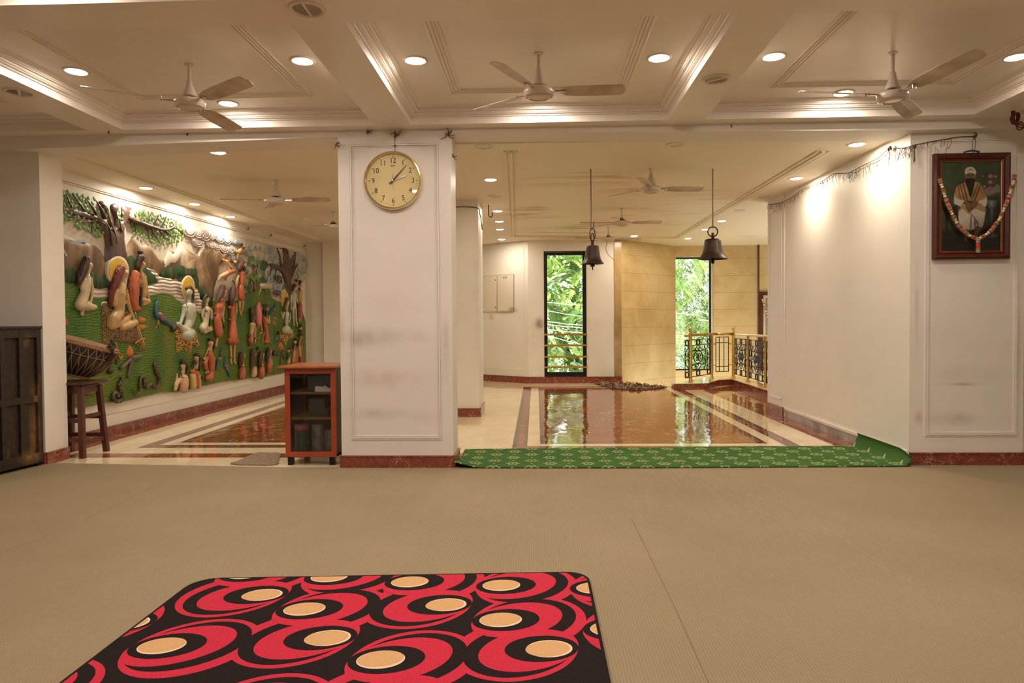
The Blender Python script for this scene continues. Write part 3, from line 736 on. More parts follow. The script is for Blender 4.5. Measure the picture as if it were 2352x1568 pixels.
fan(cl(434, 147, ZC), .25, .60, [(-146, 0), (-31, .025), (86, -.01)], 'cream three blade ceiling fan in the left coffer, nearest the mural', G1)
fan(cl(1237, 123, ZC), .24, .535, [(-1, .0), (-117, .01), (141, 0)], 'cream three blade ceiling fan in the centre coffer above the clock pillar', G1)
fan(cl(2051, 121, ZC), .27, .60, [(-174, .015), (-72, .05), (50, 0)], 'cream three blade ceiling fan in the right coffer above the framed portrait', G1, .092)
fan(cl(1495, 387, ZF), .20, .56, [(14, .01), (132, 0), (-108, 0)], 'nearest far ceiling fan hanging between the two bells', G2)
fan(cl(1428, 478, ZF), .195, .56, [(10, .01), (131, 0), (185, 0)][:3], 'second far ceiling fan beyond the bells with exposed black bracket', G2, .10, 1)
fan(cl(1397, 520, ZF), .20, .56, [(12, 0), (135, 0), (-165, 0)], 'farthest ceiling fan in front of the black window with a dangling wire', G2, .105, 1, True)
fan(cl(634, 413, ZF), .215, .56, [(6, .01), (120, 0), (-170, 0)], 'nearer ceiling fan in the mural room', G3)
fan(cl(765, 487, ZF), .19, .56, [(-176, 0), (-112, .02), (20, 0)], 'farther ceiling fan in the mural room, half behind the clock pillar', G3, .09, 1)

# ------------------------------------------------------------------ wall clock
CK = onY(904, 416, 5.5); CK.y = 5.5; R = .235
t_ = thing('wall_clock', 'round gold rimmed wall clock with cream dial on the pillar, showing ten past two', 'clock', tuple(CK))
m_dial = pm('cream_clock_dial', (.74, .60, .27, 1), .4, 0, .04, 5); m_gold = pm('polished_gold_rim', (.80, .66, .36, 1), .16, .9, .05)
m_ink = pm('dark_brown_print', (.03, .018, .012, 1), .5); m_greyink = pm('grey_print', (.25, .2, .12, 1), .5)
def CY_(u, v, d): return (CK.x+u, CK.y-d, CK.z+v)
a = MB(); a.lathe([(R*.99, 0), (R, .012), (R, .035), (R-.006, .046), (R-.015, .048), (R-.020, .040), (R-.022, .022)], tuple(CK), 72, axis=(0, -1, 0)); a.build('rim', m_gold, t_, smooth=True)
a = MB(); a.lathe([(.0005, .018), (R-.018, .018)], tuple(CK), 72, axis=(0, -1, 0)); dial = a.build('dial', m_dial, t_)
a = MB()
for k in range(60):
    an = k*PI/30; big = k % 5 == 0; r0, r1 = (R-.048, R-.034) if not big else (R-.050, R-.033)
    s_, c_ = math.sin(an), math.cos(an)
    a.bar(CY_(r0*s_, r0*c_, .0188), CY_(r1*s_, r1*c_, .0188), .0045 if big else .0016, .0008, 0 if big else 1, (0, 1, 0))
a.build('minute_marks', [m_ink, m_greyink], dial)
def text_mesh(mb, s_, size, place, extr=.0006, m=0):
    cu = bpy.data.curves.new('lettering', 'FONT'); cu.body = s_; cu.size = size; cu.align_x = 'CENTER'; cu.align_y = 'CENTER'; cu.extrude = extr; cu.resolution_u = 3
    o = bpy.data.objects.new('lettering', cu); COL.objects.link(o); dg = bpy.context.evaluated_depsgraph_get(); me = bpy.data.meshes.new_from_object(o.evaluated_get(dg))
    mb.add([place(v.co.x, v.co.y, v.co.z) for v in me.vertices], [tuple(p.vertices) for p in me.polygons], m)
    bpy.data.objects.remove(o); bpy.data.curves.remove(cu); bpy.data.meshes.remove(me)
for k in range(1, 13):
    an = k*PI/6; rr = R-.074; u0, v0 = rr*math.sin(an), rr*math.cos(an)
    a = MB(); text_mesh(a, str(k), .060, lambda x, y, z: CY_(u0+x*.9, v0+y, .0188+z)); a.build('numeral', m_ink, dial)
a = MB(); text_mesh(a, 'ajanta', .017, lambda x, y, z: CY_(x, R*.535+y, .0188+z)); text_mesh(a, 'QUARTZ', .009, lambda x, y, z: CY_(x, R*.535-.012+y, .0188+z)); a.build('maker_mark', m_greyink, dial)
def hand(name, deg, ln, tail, w0, w1, dep, mat):
    an = math.radians(deg); d = Vector((math.sin(an), 0, math.cos(an))); n = Vector((math.cos(an), 0, -math.sin(an))); c0 = Vector(CY_(0, 0, dep))
    P = [c0-d*tail-n*w0*.7, c0-d*tail+n*w0*.7, c0+n*w0, c0+d*ln*.9+n*w1, c0+d*ln, c0+d*ln*.9-n*w1, c0-n*w0]
    b_ = MB(); b_.prism(P, (0, -.002, 0)); b_.build(name, mat, t_)
hand('hour_hand', 70, .118, .040, .0065, .005, .024, m_chrome); hand('minute_hand', 42, .168, .038, .0060, .002, .028, m_ink); hand('second_hand', 176, .085, .05, .0012, .0006, .031, m_ink)
a = MB(); a.lathe([(.0005, .034), (.007, .033), (.008, .020)], tuple(CK), 16, axis=(0, -1, 0)); a.build('centre_cap', m_chrome, t_, smooth=True)
b_ = MB(); b_.lathe([(.0005, .0385), (R-.019, .0385)], tuple(CK), 72, axis=(0, -1, 0)); b_.build('glass_cover', m_glass, t_)
# ------------------------------------------------------------------ stool and kettle drum
m_wood = pm('dark_red_stained_wood', (.085, .022, .014, 1), .35, 0, .3, 12, .1, stretch=(1, 1, .3))
t_ = thing('wooden_stool', 'tall dark red wooden stool standing by the left jamb under the drum', 'stool', (-4.20, 6.06, 0))
ST = [(-4.035, 5.90, -4.075, 5.95), (-4.035, 6.235, -4.075, 6.20), (-4.375, 5.90, -4.335, 5.95), (-4.375, 6.235, -4.335, 6.20)]
for bx, by, tx, ty in ST:
    a = MB(); P = []
    for x, y, z, s_ in ((bx, by, 0, .022), (tx, ty, .63, .022)): P += [(x-s_, y-s_, z), (x+s_, y-s_, z), (x+s_, y+s_, z), (x-s_, y+s_, z)]
    a.add(P, [(3, 2, 1, 0), (4, 5, 6, 7), (0, 1, 5, 4), (1, 2, 6, 5), (2, 3, 7, 6), (3, 0, 4, 7)]); a.build('leg', m_wood, t_, bevel=.003)
a = MB(); a.box(-4.385, -4.025, 5.89, 6.26, .650, .672); a.build('seat', m_wood, t_, bevel=.004)
def lerp(p, z): f_ = z/.63; return (p[0]+(p[2]-p[0])*f_, p[1]+(p[3]-p[1])*f_, z)
for i, j, z, h_ in ((0, 1, .605, .07), (2, 3, .605, .07), (0, 2, .605, .07), (1, 3, .605, .07)):
    a = MB(); a.bar(lerp(ST[i], z), lerp(ST[j], z), .018, h_); a.build('apron', m_wood, t_)
for i, j, z in ((0, 1, .36), (2, 3, .36), (0, 2, .33), (1, 3, .33), (0, 1, .13), (2, 3, .13), (0, 2, .16), (1, 3, .16)):
    a = MB(); a.bar(lerp(ST[i], z), lerp(ST[j], z), .02, .036); a.build('stretcher', m_wood, t_, bevel=.002)
DC = Vector((-4.29, 6.17, .674)); ax = Vector((.30, .16, 1)).normalized()
t_ = thing('kettle_drum', 'large dark kettle drum laced with rope resting tilted on the wooden stool', 'drum', tuple(DC))
xx, yy, _ = frame_of(ax); c0 = DC+Vector((-.01, 0, .003))-ax*0
prof = [(.001, .0), (.06, .004), (.12, .022), (.18, .062), (.228, .12), (.258, .18), (.276, .24), (.283, .29), (.280, .325), (.268, .335)]
DA = tuple(ax)
m_drum = pm('black_drum_shell', (.018, .018, .014, 1), .45, 0, .3, 10, .1); m_rope = pm('drum_lacing_rope', (.30, .17, .08, 1), .85, 0, .25, 80); m_hide = pm('drum_hide_band', (.24, .13, .06, 1), .8, 0, .4, 50, .5)
lo = min((c0+ax*z+(xx*math.cos(k*.13)+yy*math.sin(k*.13))*r_).z for r_, z in prof for k in range(48)); c0 = c0+Vector((0, 0, .692-lo))
a = MB(); a.lathe(prof, tuple(c0), 48, axis=DA); a.build('shell', m_drum, t_, smooth='all')
a = MB(); a.lathe([(.281, .295), (.289, .303), (.292, .32), (.288, .336), (.270, .344), (.001, .350)], tuple(c0), 48, axis=DA); a.build('drum_head', m_hide, t_, smooth=True)
a = MB(); P = [c0+ax*.312+(xx*math.cos(k*PI/36)+yy*math.sin(k*PI/36))*(.293+.004*math.sin(k*2.1)) for k in range(72)]; a.tube(P, [.011+.004*math.sin(k*1.7) for k in range(72)], 7, closed=True); a.build('rim_rope', m_hide, t_, smooth='all')
def onb(r_, z, k): return c0+ax*z+(xx*math.cos(k)+yy*math.sin(k))*(r_+.004)
def rad(z):
    for (r0, z0), (r1, z1) in zip(prof, prof[1:]):
        if z0 <= z <= z1: return r0+(r1-r0)*(z-z0)/(z1-z0)
    return .3
a = MB(); N = 26
for k in range(N):
    A0_ = 2*PI*k/N; w_ = 2*PI/N
    for s_ in (-1, 1):
        a.tube([onb(rad(z), z, A0_+s_*w_*f_) for z, f_ in ((.305, .05), (.27, .18), (.225, .5), (.17, .40), (.11, .20), (.05, .05), (.015, .3))], .0038, 5)
a.tube([onb(rad(.225), .225, q*2*PI/60) for q in range(60)], .003, 5, closed=True)
a.tube([onb(rad(.02)+.01, .02, q*2*PI/40) for q in range(40)], .012, 6, closed=True)
a.build('lacing', m_rope, t_, smooth='all')
ke = c0+ax*.29+Vector((.282, -.05, 0)); a = MB()
for q in range(7): a.tube(spline([ke+Vector((-.01*q*.3, .02*math.sin(q), .02-.005*q)), ke+Vector((.035-.004*q, .01*q-.02, -.02)), ke+Vector((.03-.01*q, 0, -.09-.008*q)), ke+Vector((-.02, .01*math.cos(q), -.115))], 5), .009, 6)
a.build('rope_bundle', pm('dark_rope_bundle', (.05, .03, .02, 1), .8), t_, smooth='all')

# ------------------------------------------------------------------ old cupboard at the left
tn = NT('worn_black_wood'); v = tn.pos()
nz = tn.noise(tn.n('ShaderNodeMapping', {0: v, 3: (1, 1, .35)}).outputs[0], 9, 6, .65)
c = tn.ramp(tn.noise(v, 30, 4), [(.3, (.018, .011, .007, 1)), (.7, (.040, .024, .014, 1))])
c = tn.mix(tn.ramp(nz, [(.58, (0, 0, 0)), (.70, (.55, .55, .55))]), c, (.12, .06, .02, 1))
for s_ in (((-4.15, 5.52, .30), (.3, .06, .30), (.26, .13, .04, 1), .9, 18), ((-4.15, 5.53, .62), (.3, .05, .14), (.24, .12, .04, 1), .8, 18), ((-4.15, 5.46, .10), (.3, .14, .08), (.28, .15, .05, 1), .9, 20), ((-4.15, 5.47, 1.06), (.3, .05, .08), (.22, .12, .05, 1), .7, 22)): c = tn.stain(c, *s_)
tn.bump(nz, .3, .004); m_oldwood = tn.set(c, .5, 0, .4)
CQ0, CQ1 = Vector((-4.252, 5.0, 0)), Vector((-4.156, 5.585, 0)); cd = (CQ1-CQ0).normalized(); cn = Vector((cd.y, -cd.x, 0)); W_ = (CQ1-CQ0).length
t_ = thing('wooden_cupboard', 'old worn black wooden cupboard with scuffed side panels at the left edge', 'cupboard', tuple(CQ0-cn*.3))
def cb(mb, s0, s1, z0, z1, d0, d1): mb.prism([CQ0+cd*s_+cn*d0+Vector((0, 0, z)) for s_, z in ((s0, z0), (s1, z0), (s1, z1), (s0, z1))], cn*(d1-d0))
a = MB(); cb(a, 0, W_, .035, 1.165, -.75, -.022); a.build('carcass', m_oldwood, t_)
a = MB(); cb(a, -.01, W_+.008, 1.155, 1.178, -.76, .008); a.build('top_board', m_oldwood, t_, bevel=.003)
FR = [(0, .045), (W_-.37, W_-.33), (W_-.205, W_-.165), (W_-.042, W_)]
for s0, s1 in FR: a = MB(); cb(a, s0, s1, .035, 1.155, -.022, 0); a.build('stile', m_oldwood, t_, bevel=.002)
for z0, z1 in ((.035, .12), (.545, .60), (1.085, 1.155)):
    for s0, s1 in ((.045, W_-.37), (W_-.33, W_-.205), (W_-.165, W_-.042)): a = MB(); cb(a, s0, s1, z0, z1, -.022, -.001); a.build('rail', m_oldwood, t_, bevel=.002)
for s_ in (.02, W_-.03):
    for dd in (-.72, -.06): a = MB(); cb(a, s_-.015, s_+.02, .0088, .036, dd, dd+.04); a.build('foot', m_black, t_)

# ------------------------------------------------------------------ red glazed cabinet and its contents
m_cab = pm('brick_red_paint', (.36, .062, .022, 1), .35, 0, .12, 8, .05); m_cabin = pm('dark_brown_inside', (.06, .028, .016, 1), .5); m_shelf = pm('brown_shelf_edge', (.20, .085, .025, 1), .5)
t_ = thing('glazed_cabinet', 'small red cabinet with a glass door and dark legs beside the clock pillar', 'cabinet', (-1.88, 5.8, 0))
X0, X1, Y0, Y1, Z0, Z1 = -2.100, -1.672, 5.61, 6.08, .070, .812
a = MB(); a.prism([(X0-.045, Y0-.03, Z1), (X1+.02, Y0-.03, Z1), (X1+.02, Y1+.02, Z1), (X0-.045, Y1+.02, Z1)], (0, 0, .018)); a.build('top', [pm('orange_brown_varnish', (.42, .12, .035, 1), .22)], t_, bevel=.003)
a = MB(); a.box(X0-.044, X1+.019, Y0-.029, Y1+.019, Z1-.006, Z1); a.build('top_edging', m_cabin, t_)
a = MB(); a.box(X1-.015, X1, Y0+.02, Y1, Z0, Z1-.006); a.build('side_panel', m_cabin, t_)
a = MB(); a.box(X0, X0+.02, Y0+.02, Y0+.05, Z0, Z1-.006); a.box(X0, X0+.02, Y1-.03, Y1, Z0, Z1-.006); a.box(X0, X0+.02, Y0+.05, Y1-.03, Z0, Z0+.04); a.box(X0, X0+.02, Y0+.05, Y1-.03, Z1-.05, Z1-.006); a.build('side_frame', m_cab, t_)
a = MB(); a.box(X0+.008, X0+.011, Y0+.05, Y1-.03, Z0+.04, Z1-.05); a.build('side_glass', m_glass, t_)
a = MB(); a.box(X0, X1, Y0+.02, Y1, Z0, Z0+.018); a.build('bottom_panel', m_cabin, t_)
a = MB(); a.box(X0+.02, X1-.015, Y1-.012, Y1, Z0+.018, Z1-.006); a.build('back_panel', m_cabin, t_)
for z in (.590, .378): a = MB(); a.box(X0+.02, X1-.015, Y0+.03, Y1-.012, z, z+.020); a.build('shelf', m_shelf, t_)
d_ = MB(); fw = .043
a_, b_, c_, e_ = X0-.001, X1+.001, Z0, Z1-.004
for P in ([(a_, c_), (a_+fw, c_+fw), (a_+fw, e_-fw), (a_, e_)], [(b_, c_), (b_-fw, c_+fw), (b_-fw, e_-fw), (b_, e_)], [(a_, c_), (b_, c_), (b_-fw, c_+fw), (a_+fw, c_+fw)], [(a_, e_), (b_, e_), (b_-fw, e_-fw), (a_+fw, e_-fw)]):
    d_.prism([(x, Y0, z) for x, z in P], (0, .019, 0))
dr = d_.build('door', m_cab, t_, bevel=.0015)
a = MB(); a.box(a_+fw, b_-fw, Y0+.008, Y0+.011, c_+fw, e_-fw); a.build('door_glass', m_glass, dr)
for lx, ly in ((X0+.035, Y0+.03), (X1-.04, Y0+.03), (X0+.035, Y1-.04), (X1-.04, Y1-.04)):
    a = MB(); a.box(lx-.022, lx+.022, ly-.022, ly+.022, .012 if ly < 5.7 and False else .0006, Z0); a.build('leg', m_black, t_, bevel=.002)
m_tin = pm('dull_tin', (.17, .15, .13, 1), .5, .3, .25, 25); m_crate = pm('dark_green_plastic', (.03, .05, .04, 1), .4)
zb = Z0+.0185
def tin(x, y, z, r, h_, label, mat=m_tin, lid=m_tin, cat='canister'):
    q = thing('storage_tin', label, cat, (x, y, z), 'tins in the red cabinet')
    a = MB(); a.lathe([(.001, .0), (r*.97, 0), (r, .004), (r, h_*.3), (r*1.01, h_*.32), (r, h_*.34), (r, h_*.85), (.001, h_*.85)], (x, y, z), 28); a.build('body', mat, q, smooth=True)
    a = MB(); a.lathe([(r*1.04, h_*.83), (r*1.04, h_*.97), (r*.98, h_), (.001, h_)], (x, y, z), 28); a.build('lid', lid, q, smooth=True)
tin(-2.005, 5.74, zb, .058, .235, 'dark jar with a pink lid at the left of the cabinet bottom', m_crate, pm('pink_lid', (.35, .07, .16, 1), .4), 'jar')
tin(-1.868, 5.75, zb, .053, .125, 'lower of two stacked grey tins in the red cabinet')
tin(-1.868, 5.75, zb+.1258, .052, .115, 'upper of two stacked grey tins in the red cabinet')
tin(-1.752, 5.75, zb, .058, .19, 'single grey tin at the right of the cabinet bottom')
a = MB(); zz = .6105
a.box(-1.93, -1.71, 5.68, 5.90, zz, zz+.006)
for x in (-1.93, -1.712): a.box(x-.002, x+.004, 5.68, 5.90, zz, zz+.125)
for y in (5.68, 5.897): a.box(-1.93, -1.71, y, y+.004, zz, zz+.125)
for k in range(12): a.box(-1.93+k*.0195, -1.927+k*.0195, 5.677, 5.681, zz, zz+.12)
a.build('plastic_crate', m_crate, label='dark green plastic crate on the top shelf of the red cabinet', cat='crate')
a = MB(); P = [(-1.86, 5.655), (-1.80, 5.65), (-1.74, 5.655), (-1.70, 5.66)]; zz = .6105
a.prism([(x, y, z) for x, y, z in ((-1.862, 5.652, zz), (-1.70, 5.652, zz+.0), (-1.70, 5.655, zz+.035), (-1.745, 5.66, zz+.028), (-1.775, 5.655, zz+.050), (-1.80, 5.66, zz+.040), (-1.855, 5.655, zz+.046))], (0, .018, 0)); a.build('crumpled_paper', pm('white_paper', (.6, .55, .5, 1), .7), label='crumpled white paper in front of the green crate in the cabinet', cat='paper')
a = MB(); a.box(-1.935, -1.80, 5.72, 5.86, .3985, .545); a.box(-1.80, -1.775, 5.72, 5.86, .3985, .46); a.build('storage_box', pm('black_card', (.03, .025, .025, 1), .5), bevel=.003, label='black box on the middle shelf of the red cabinet', cat='box')
a = MB(); a.box(-1.765, -1.692, 5.80, 5.93, .3985, .50); a.build('cloth_bundle', pm('pinkish_brown_cloth', (.35, .22, .16, 1), .9, 0, .3, 60, .8), bevel=.02, label='pinkish brown cloth bundle on the middle cabinet shelf', cat='cloth')

# ------------------------------------------------------------------ framed portrait on the right wall
YW = 5.6
def wp(cx, cy, d=0, sc=4.61, ox=2080, oy=300, Y=YW): p = onY(ox+cx/sc, oy+cy/sc, Y-.03); return Vector((p.x, Y-.012-d, p.z))
m_fr = pm('dark_mahogany_frame', (.085, .022, .012, 1), .22, 0, .25, 8, .02); m_mat = pm('maroon_frame_inner', (.13, .018, .012, 1), .25); m_gold2 = pm('thin_gold_fillet', (.55, .30, .06, 1), .35, .5)
X0, X1 = wp(303, 300).x, wp(1112, 300).x; Z1, Z0 = wp(303, 243).z, wp(303, 1362).z
t_ = thing('framed_portrait', 'large mahogany framed painting of a seated bearded man in a white turban', 'framed picture', ((X0+X1)/2, YW, Z0))
def mitre(mb, x0, x1, z0, z1, w_, ya, yb, yc=None):
    """frame bar with a raised outer edge: depth ya at the outside, yb at the inside"""
    o = [(x0, z0), (x1, z0), (x1, z1), (x0, z1)]; i_ = [(x0+w_, z0+w_), (x1-w_, z0+w_), (x1-w_, z1-w_), (x0+w_, z1-w_)]
    m_ = [((o[k][0]*.6+i_[k][0]*.4), (o[k][1]*.6+i_[k][1]*.4)) for k in range(4)]
    L_ = [[(x, YW, z) for x, z in o], [(x, YW-ya*.8, z) for x, z in o], [(x, YW-ya, z) for x, z in m_], [(x, YW-yb, z) for x, z in i_], [(x, YW, z) for x, z in i_]]
    vs = [p for l_ in L_ for p in l_]; fs = [(a*4+k, a*4+(k+1) % 4, (a+1)*4+(k+1) % 4, (a+1)*4+k) for a in range(4) for k in range(4)]; mb.add(vs, fs)
a = MB(); mitre(a, X0, X1, Z0, Z1, .040, .042, .030); fr_ = a.build('frame', m_fr, t_)
a = MB(); mitre(a, X0+.040, X1-.040, Z0+.040, Z1-.040, .020, .026, .020); a.build('inner_frame', m_mat, t_)
a = MB(); mitre(a, X0+.060, X1-.060, Z0+.060, Z1-.060, .004, .0225, .020); a.build('gold_fillet', m_gold2, t_)
PX0, PX1, PZ0, PZ1 = X0+.062, X1-.062, Z0+.062, Z1-.062
C_ = [pm('paint_'+n_, c_, .35, 0, v_, 14) for n_, c_, v_ in (('dark_green', (.07, .095, .05, 1), .3), ('slate_floor', (.045, .052, .046, 1), .3), ('turban', (.74, .62, .50, 1), .12), ('skin', (.26, .14, .08, 1), .15), ('beard', (.020, .018, .018, 1), .2), ('shawl', (.46, .29, .12, 1), .3), ('shawl_fold', (.14, .08, .035, 1), .3), ('white_cloth', (.74, .66, .52, 1), .12), ('cloth_shade_fold', (.30, .25, .19, 1), .2), ('pink', (.55, .18, .22, 1), .2), ('grey_vase', (.12, .16, .16, 1), .4), ('chair_wood', (.05, .028, .018, 1), .2), ('table_grey', (.26, .25, .21, 1), .2), ('vase_shine', (.28, .34, .33, 1), .2))]
a = MB(); a.box(PX0, PX1, YW-.008, YW-.001, PZ0, PZ1, 0)
lay = [0]
def pg(pts, m, sm=True):
    lay[0] += 1; P = [wp(x, y) for x, y in pts]; P = [Vector((p.x, 0, p.z)) for p in P]
    if sm: P = spline(P, 4, True)
    P = [(min(max(p.x, PX0), PX1), p.z) for p in P]; P = [(x, min(max(z, PZ0), PZ1)) for x, z in P]
    a.prism([(x, YW-.008-.00012*lay[0], z) for x, z in P], (0, -.0001, 0), m, top_only=True)
pg([(380, 1290), (380, 1060), (560, 1040), (1035, 1030), (1035, 1290)], 1, False)
pg([(430, 800), (560, 790), (585, 900), (470, 900), (465, 1060), (440, 1060)], 11, False)
pg([(850, 610), (1030, 580), (1030, 640), (870, 690)], 12, False); pg([(860, 700), (1010, 690), (1000, 870), (880, 870)], 1, False)
pg([(880, 735), (930, 728), (985, 740), (965, 800), (930, 830), (895, 800)], 10); pg([(915, 745), (945, 745), (940, 790), (922, 795)], 13)
pg([(915, 825), (945, 825), (940, 1060), (990, 1110), (930, 1130), (880, 1110), (920, 1060)], 10)
for x, y, r_ in ((915, 475, 26), (970, 478, 18), (915, 540, 22), (855, 585, 16), (915, 600, 18), (990, 578, 16), (840, 478, 12), (880, 640, 14), (930, 640, 16)): pg([(x+r_*math.cos(k), y+r_*.8*math.sin(k)) for k in np.arange(0, 6.2, .8)], 9)
pg([(640, 1040), (690, 1030), (690, 1110), (670, 1160), (640, 1160)], 3); pg([(770, 1010), (830, 1010), (790, 1080), (770, 1130), (740, 1125)], 3)
pg([(590, 820), (700, 800), (850, 830), (858, 900), (830, 1015), (775, 1000), (750, 1035), (690, 1045), (600, 1020), (575, 900)], 7)
for P in ([(705, 880), (718, 880), (712, 1035), (695, 1035)], [(740, 900), (765, 950), (755, 1030), (745, 1030)], [(720, 880), (790, 970), (770, 985)]): pg(P, 8)
pg([(530, 690), (550, 650), (650, 720), (640, 740), (600, 795), (560, 780), (530, 765)], 7); pg([(780, 750), (860, 700), (880, 715), (870, 790), (835, 810), (790, 780)], 7)
pg([(550, 600), (600, 560), (650, 540), (740, 535), (800, 550), (840, 610), (870, 700), (780, 740), (700, 740), (640, 735), (545, 700)], 5)
pg([(600, 790), (640, 770), (780, 760), (850, 800), (860, 860), (740, 820), (685, 880), (620, 820), (580, 865)], 5)
for P in ([(590, 570), (600, 570), (640, 720), (630, 725)], [(620, 560), (632, 560), (675, 730), (662, 735)], [(800, 570), (812, 575), (760, 720), (750, 715)], [(775, 560), (785, 560), (735, 700), (725, 700)], [(570, 590), (578, 590), (600, 710), (590, 712)], [(650, 800), (660, 796), (700, 850), (690, 860)]): pg(P, 6)
pg([(650, 520), (745, 515), (735, 600), (715, 680), (700, 700), (675, 620)], 4)
pg([(650, 440), (755, 440), (750, 510), (700, 530), (655, 515)], 3); pg([(655, 505), (700, 498), (748, 505), (740, 560), (700, 600), (660, 560)], 4)
pg([(665, 463), (690, 460), (692, 468), (667, 470)], 4); pg([(715, 460), (740, 463), (738, 470), (716, 468)], 4); pg([(697, 470), (705, 470), (710, 492), (692, 492)], 6)
pg([(645, 455), (650, 400), (690, 378), (730, 385), (760, 420), (757, 455), (700, 440)], 2); pg([(665, 430), (700, 395), (745, 425), (700, 410)], 12)
pg([(640, 740), (700, 760), (740, 730), (785, 755), (760, 800), (700, 850), (660, 800)], 3); pg([(690, 770), (698, 765), (720, 820), (712, 826)], 6)
pt = a.build('painting', C_, t_)
b_ = MB(); b_.quad((PX0, YW-.0195, PZ0), (PX1, YW-.0195, PZ0), (PX1, YW-.0195, PZ1), (PX0, YW-.0195, PZ1)); b_.build('glass_cover', m_glass, t_)
# garland draped over the frame
L_ = [(338, 515), (355, 570), (375, 630), (395, 700), (425, 780), (465, 870), (500, 945), (545, 1015), (600, 1075), (665, 1120), (740, 1150)]
R2 = [(1130, 475), (1120, 540), (1095, 620), (1070, 700), (1040, 780), (1010, 850), (975, 930), (920, 1010), (880, 1060), (815, 1115), (745, 1150)]
mcol = [pm('garland_'+n_, c_, .3, m2, .2, 60) for n_, c_, m2 in (('red_bead', (.50, .03, .02, 1), 0), ('ivory_bead', (.72, .60, .42, 1), 0), ('gold_bead', (.42, .26, .07, 1), .4), ('silver_bead', (.45, .45, .48, 1), .6), ('orange_bead', (.55, .13, .03, 1), 0))]
t_ = thing('bead_garland', 'red, ivory and gold bead garland hanging in a V over the portrait', 'garland', tuple(wp(740, 1150)))
def strand(pts, name, pat):
    P = spline([wp(x, y, .045) for x, y in pts], 14); s_ = 0; a = MB(); L2 = 0; i_ = 0; k = 0
    acc = [0]
    for p, q in zip(P, P[1:]): acc.append(acc[-1]+(q-p).length)
    d_ = .006
    while d_ < acc[-1]:
        while acc[i_+1] < d_: i_ += 1
        f_ = (d_-acc[i_])/(acc[i_+1]-acc[i_]); p = P[i_].lerp(P[i_+1], f_); tg = (P[i_+1]-P[i_]).normalized(); c_ = pat[k % len(pat)]
        if c_ == 1: a.ball(p, .0125, 10, 8, 1); d_ += .0225
        else:
            x_, y_, z_ = frame_of(tg); n_ = 8
            for q in range(n_): a.ball(p+(x_*math.cos(q*PI/4+k)+y_*math.sin(q*PI/4+k))*.0105, .0065, 6, 4, c_)
            d_ += .0105
        k += 1
    a.build(name, mcol, t_, smooth='all'); 
PT = [4, 2, 3, 0, 1, 1, 2, 0, 2, 1, 1, 2, 3, 0, 0, 3, 2]
strand(L_, 'left_strand', PT); strand(R2, 'right_strand', PT); strand([(745, 1155), (745, 1300)], 'tassel', [3, 3, 4, 0, 4, 0, 4, 2])
a = MB(); a.tube([wp(338, 515, .045), wp(300, 440, .03)], .0015, 5); a.tube([wp(1130, 475, .045), wp(1128, 455, .02)], .0015, 5); a.build('thread', m_twine, t_)

# distant framed picture past the partition
Yd = 14.08
t_ = thing('distant_framed_picture', 'far brown framed picture with a garland, cut off by the right partition', 'framed picture', (onY(1744, 700, Yd).x, Yd, 0))
xa = onY(1744, 700, Yd).x; xb = xa+.75; za = onY(1750, 1000, Yd).z; za = onY(1750, 850, Yd).z; zb2 = onY(1750, 670, Yd).z
a = MB()
for b4 in ((xa, xa+.07, za, zb2), (xb-.07, xb, za, zb2), (xa+.07, xb-.07, zb2-.07, zb2), (xa+.07, xb-.07, za, za+.07)): a.box(b4[0], b4[1], Yd-.035, Yd, b4[2], b4[3])
a.build('frame', m_fr, t_)
a = MB(); a.box(xa+.07, xb-.07, Yd-.012, Yd-.002, za+.07, zb2-.07); a.build('mount', pm('ivory_mount', (.7, .6, .45, 1), .5), t_)
a = MB(); a.box(xa+.12, xb-.12, Yd-.016, Yd-.012, za+.12, zb2-.12); a.build('print', C_[12], t_)
a = MB(); P = spline([(xa+.04, Yd-.07, zb2-.15), (xa+.12, Yd-.07, zb2-.42), (xa+.22, Yd-.07, zb2-.72), (xa+.36, Yd-.07, zb2-.95)], 10)
for i, p in enumerate(P): a.ball(p, .022, 8, 6, i % 4)
a.build('bead_garland', mcol, smooth='all', label='small bead garland on the distant brown framed picture', cat='garland')

# ------------------------------------------------------------------ temple bells
def bell(px, py_top, Y, zr, R_, prof, z_top, z_rim, label, kind):
    top = onZ(px, py_top, ZF); x, y = top.x, top.y
    t_ = thing('temple_bell', label, 'bell', (x, y, ZF), 'hanging temple bells')
    zt = onY(px, z_top, y).z; zr_ = onY(px, z_rim, y).z; hh = zt-zr_
    a = MB(); a.lathe([(r*R_, zr_+f*hh-ZF) for r, f in prof]+[(prof[-1][0]*R_*.8, zt-ZF-.012), (.45*R_, zt-ZF-.03), (.62*R_, zr_-ZF+.3*hh), (.90*R_, zr_-ZF+.008), (1.0*R_, zr_-ZF)], (x, y, ZF), 48)
    be = a.build('bell_body', m_bronze, t_, smooth=True, sharp=.9)
    return t_, x, y, zt, zr_
PR = [(1.0, 0), (.985, .035), (.86, .12), (.75, .24), (.68, .40), (.63, .60), (.59, .80), (.57, .93), (.53, .985), (.40, 1.0), (.02, 1.0)]
t_, x, y, zt, zr_ = bell(1357, 388, 6.83, 0, .112, PR, 564, 606, 'smaller left temple bell hanging on two linked rings in front of the black window', 0)
xo = onY(1361, 585, y).x
for o in t_.children: o.location.x += xo-x-.0
x2 = xo
def pz(py): return onY(1361, py, y).z
a = MB(); a.tube([(x, y, ZF), (x, y, pz(520)), (x+.006, y, pz(525)), (x+.018, y, pz(526.5)), (x+.026, y, pz(523)), (x+.027, y, pz(509))], .0065, 10); a.build('hook_rod', pm('grey_rod', (.35, .29, .23, 1), .5, .3), t_, smooth='all')
